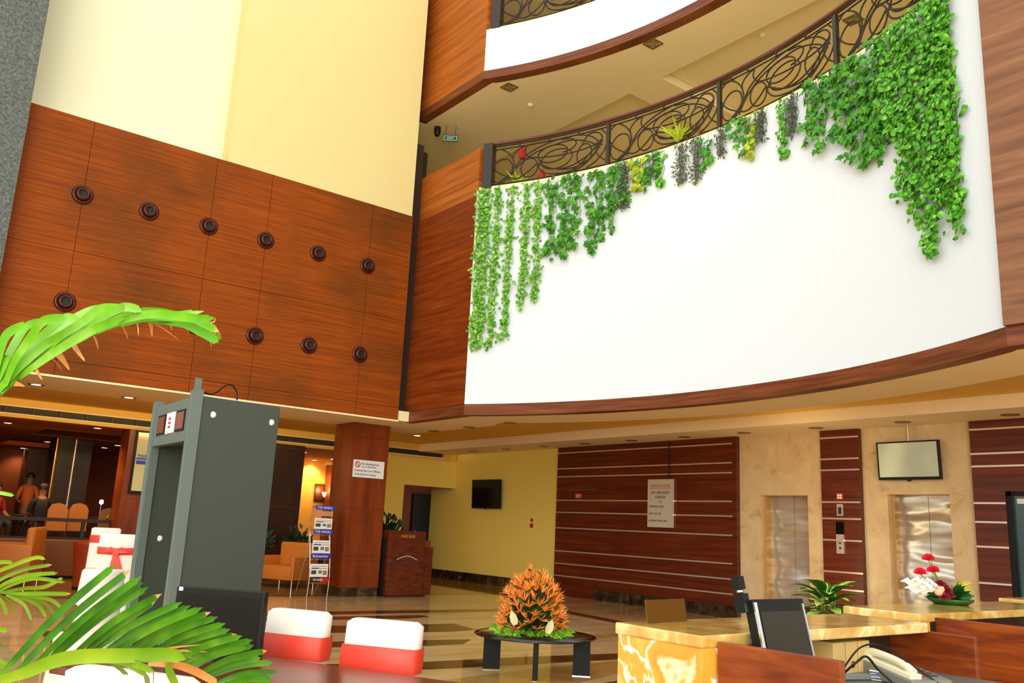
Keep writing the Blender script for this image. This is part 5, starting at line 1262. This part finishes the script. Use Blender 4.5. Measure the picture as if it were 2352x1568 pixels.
U = [[(-100, 1000), (0, 560), (60, 380), (150, 300), (300, 240)], [(0, 950), (60, 650), (200, 380), (300, 260), (450, 215)], [(50, 900), (150, 640), (330, 370), (450, 220), (600, 185), (700, 190)],
     [(100, 880), (300, 520), (500, 320), (650, 200), (750, 180), (850, 250)], [(150, 820), (420, 460), (650, 270), (850, 150), (1000, 90), (1170, 80)], [(300, 720), (600, 400), (850, 230), (1050, 90), (1250, 80), (1320, 70)],
     [(450, 600), (800, 330), (1050, 180), (1250, 80), (1380, 75), (1480, 120)], [(800, 430), (1100, 250), (1400, 130), (1650, 120), (1850, 150), (2120, 110)],
     [(1000, 330), (1300, 200), (1600, 140), (1900, 170), (2100, 190), (2230, 180)], [(1250, 250), (1600, 170), (1900, 190), (2100, 230), (2280, 330)], [(1500, 200), (1800, 200), (2050, 290), (2200, 360), (2300, 390)], [(1600, 210), (1900, 240), (2100, 330), (2270, 430)],
     [(-50, 980), (120, 780), (300, 600), (520, 430), (760, 300)], [(0, 960), (200, 750), (450, 520), (700, 380), (950, 240)], [(200, 800), (480, 600), (760, 420), (1000, 290), (1300, 180)], [(-100, 1050), (-20, 800), (60, 600), (40, 620)]]
U += [([(1270, 250), (1300, 310), (1330, 400)], 3, .014), ([(1430, 230), (1438, 300), (1440, 370)], 3, .008), ([(1560, 220), (1575, 290), (1580, 380)], 3, .012), ([(960, 330), (1000, 410), (1020, 510)], 3, .016), ([(760, 430), (810, 520), (885, 630)], 3, .02), ([(590, 530), (660, 620), (725, 725)], 3, .02), ([(520, 580), (590, 640), (650, 735)], 3, .016), ([(360, 700), (400, 750), (440, 825)], 3, .016), ([(1770, 230), (1778, 270), (1785, 312)], 3, .007), ([(1930, 260), (1950, 310), (1962, 360)], 3, .006), ([(2050, 300), (2045, 345), (2030, 390)], 3, .006), ([(150, 860), (200, 870), (260, 892)], 3, .014), ([(1500, 180), (1680, 280), (1860, 410)], 3, .008), ([(2180, 260), (2240, 320), (2190, 400)], 3, .006), ([(2160, 230), (2225, 220), (2235, 180)], 3, .005), ([(2200, 300), (2260, 330), (2300, 350)], 3, .006), ([(2180, 330), (2190, 400), (2195, 490)], 3, .006)]
frond([(-260, 1250), (0, 960), (250, 760), (500, 590), (750, 450), (1000, 330), (1250, 250), (1500, 200), (1800, 200), (2000, 290), (2150, 380), (2270, 430)], U, 4.523, 0, 690, 1.95, palm_light, .021, 2.15)
T_ = [(990, 160), (1105, 210), (1200, 265), (1210, 320), (1255, 355), (1365, 415), (1540, 485), (1610, 515), (1715, 530), (1780, 570), (1840, 610), (1905, 665), (1945, 715), (1995, 755), (2045, 770), (2135, 805), (2145, 850), (2255, 895), (2310, 990), (2340, 1075), (2300, 1140)]
B2 = [(0, 1110), (130, 1085), (300, 1010), (420, 960), (480, 940), (620, 930), (740, 930), (850, 930), (930, 930), (1040, 930), (1130, 930), (1230, 940), (1300, 960), (1400, 980), (1450, 1000), (1500, 1020), (1600, 1050), (1700, 1080), (1780, 1110), (1850, 1160), (1900, 1190)]
bl = [[b_, (b_[0]+(t_[0]-b_[0])*.5-25, b_[1]+(t_[1]-b_[1])*.5-28), t_] for b_, t_ in zip(B2, T_)]
bl += [[(b_[0]+60, b_[1]+10), (b_[0]+(t_[0]-b_[0])*.5, b_[1]+(t_[1]-b_[1])*.5+15), (t_[0]-50, t_[1]+60)] for b_, t_ in list(zip(B2, T_))[5:-1:2]]
bl += [([(1300, 900), (1450, 870), (1690, 845)], 3, .010), ([(1350, 905), (1500, 893), (1760, 908)], 3, .010), ([(1400, 950), (1600, 945), (1820, 955)], 3, .010)]
frond([(-160, 1240), (0, 1130), (250, 1050), (480, 965), (800, 935), (1150, 950), (1450, 1010), (1700, 1090), (1900, 1200)], bl, 3.675, 0, 1250, 2.05, palm_dark, .019, 2.5, fan=.05)
bl = [([(0, 1140), (200, 1085), (450, 985), (700, 940), (1100, 932), (1430, 925), (1570, 970)], 1, .034), ([(650, 945), (900, 975), (1000, 1030), (1075, 1100)], 1, .014), ([(900, 940), (1100, 990), (1300, 1065)], 1, .018), ([(780, 950), (1060, 1000), (1240, 1100)], 1, .016), ([(1200, 1060), (1240, 1110), (1250, 1190)], 1, .016), ([(1290, 1050), (1300, 1110), (1296, 1190)], 1, .016), ([(1420, 1000), (1440, 1080), (1490, 1190)], 1, .02), ([(1250, 1000), (1480, 1010), (1650, 1065), (1830, 1165)], 2, .022)]
frond([(-160, 1200), (0, 1142), (200, 1092), (450, 992)], bl, 3.675, 0, 1250, 1.95, palm_pale, .02, 2.1, rr=.004)
bl = [[(-150, 420), (-60, 260), (100, 180), (300, 110), (385, 125)], [(-100, 400), (0, 300), (200, 210), (440, 170)], [(-60, 400), (60, 320), (250, 258), (490, 240)], [(-20, 400), (120, 330), (300, 285), (555, 318)], [(20, 405), (200, 370), (380, 355), (530, 280)], [(60, 415), (300, 412), (600, 415)],
      [(-60, 420), (20, 480), (60, 600)], [(0, 425), (100, 490), (125, 600)], [(50, 425), (200, 500), (270, 640)], [(90, 425), (310, 500), (390, 612)], [(130, 425), (370, 490), (470, 605)], [(170, 425), (430, 465), (545, 565)], [(-140, 380), (-60, 200), (0, 150), (110, 150)], [(-100, 430), (-20, 520), (-10, 620)]]
frond([(-300, 640), (-150, 430), (0, 405), (150, 415), (330, 420)], bl, 3.675, 0, 1250, 2.3, palm_pale, .011, 2.4)
bl = [[(-120, 600), (-30, 700), (65, 725)], [(-140, 620), (-40, 830), (30, 830)], [(-160, 900), (-60, 950), (75, 1010)], [(-160, 930), (-60, 985), (85, 1045)]]
frond([(-400, 900), (-250, 760), (-140, 600)], bl, 3.675, 0, 1250, 2.2, palm_pale, .014)
bl = [[(-160, 850), (-60, 845), (32*3.675, (1137-1250)*3.675)]]
frond([(-300, 200), (-200, -300), (-100, -450)], [[(-100, -450), (0, -437), (120, -414)]], 3.675, 0, 1250, 2.2, palm_light, .010)
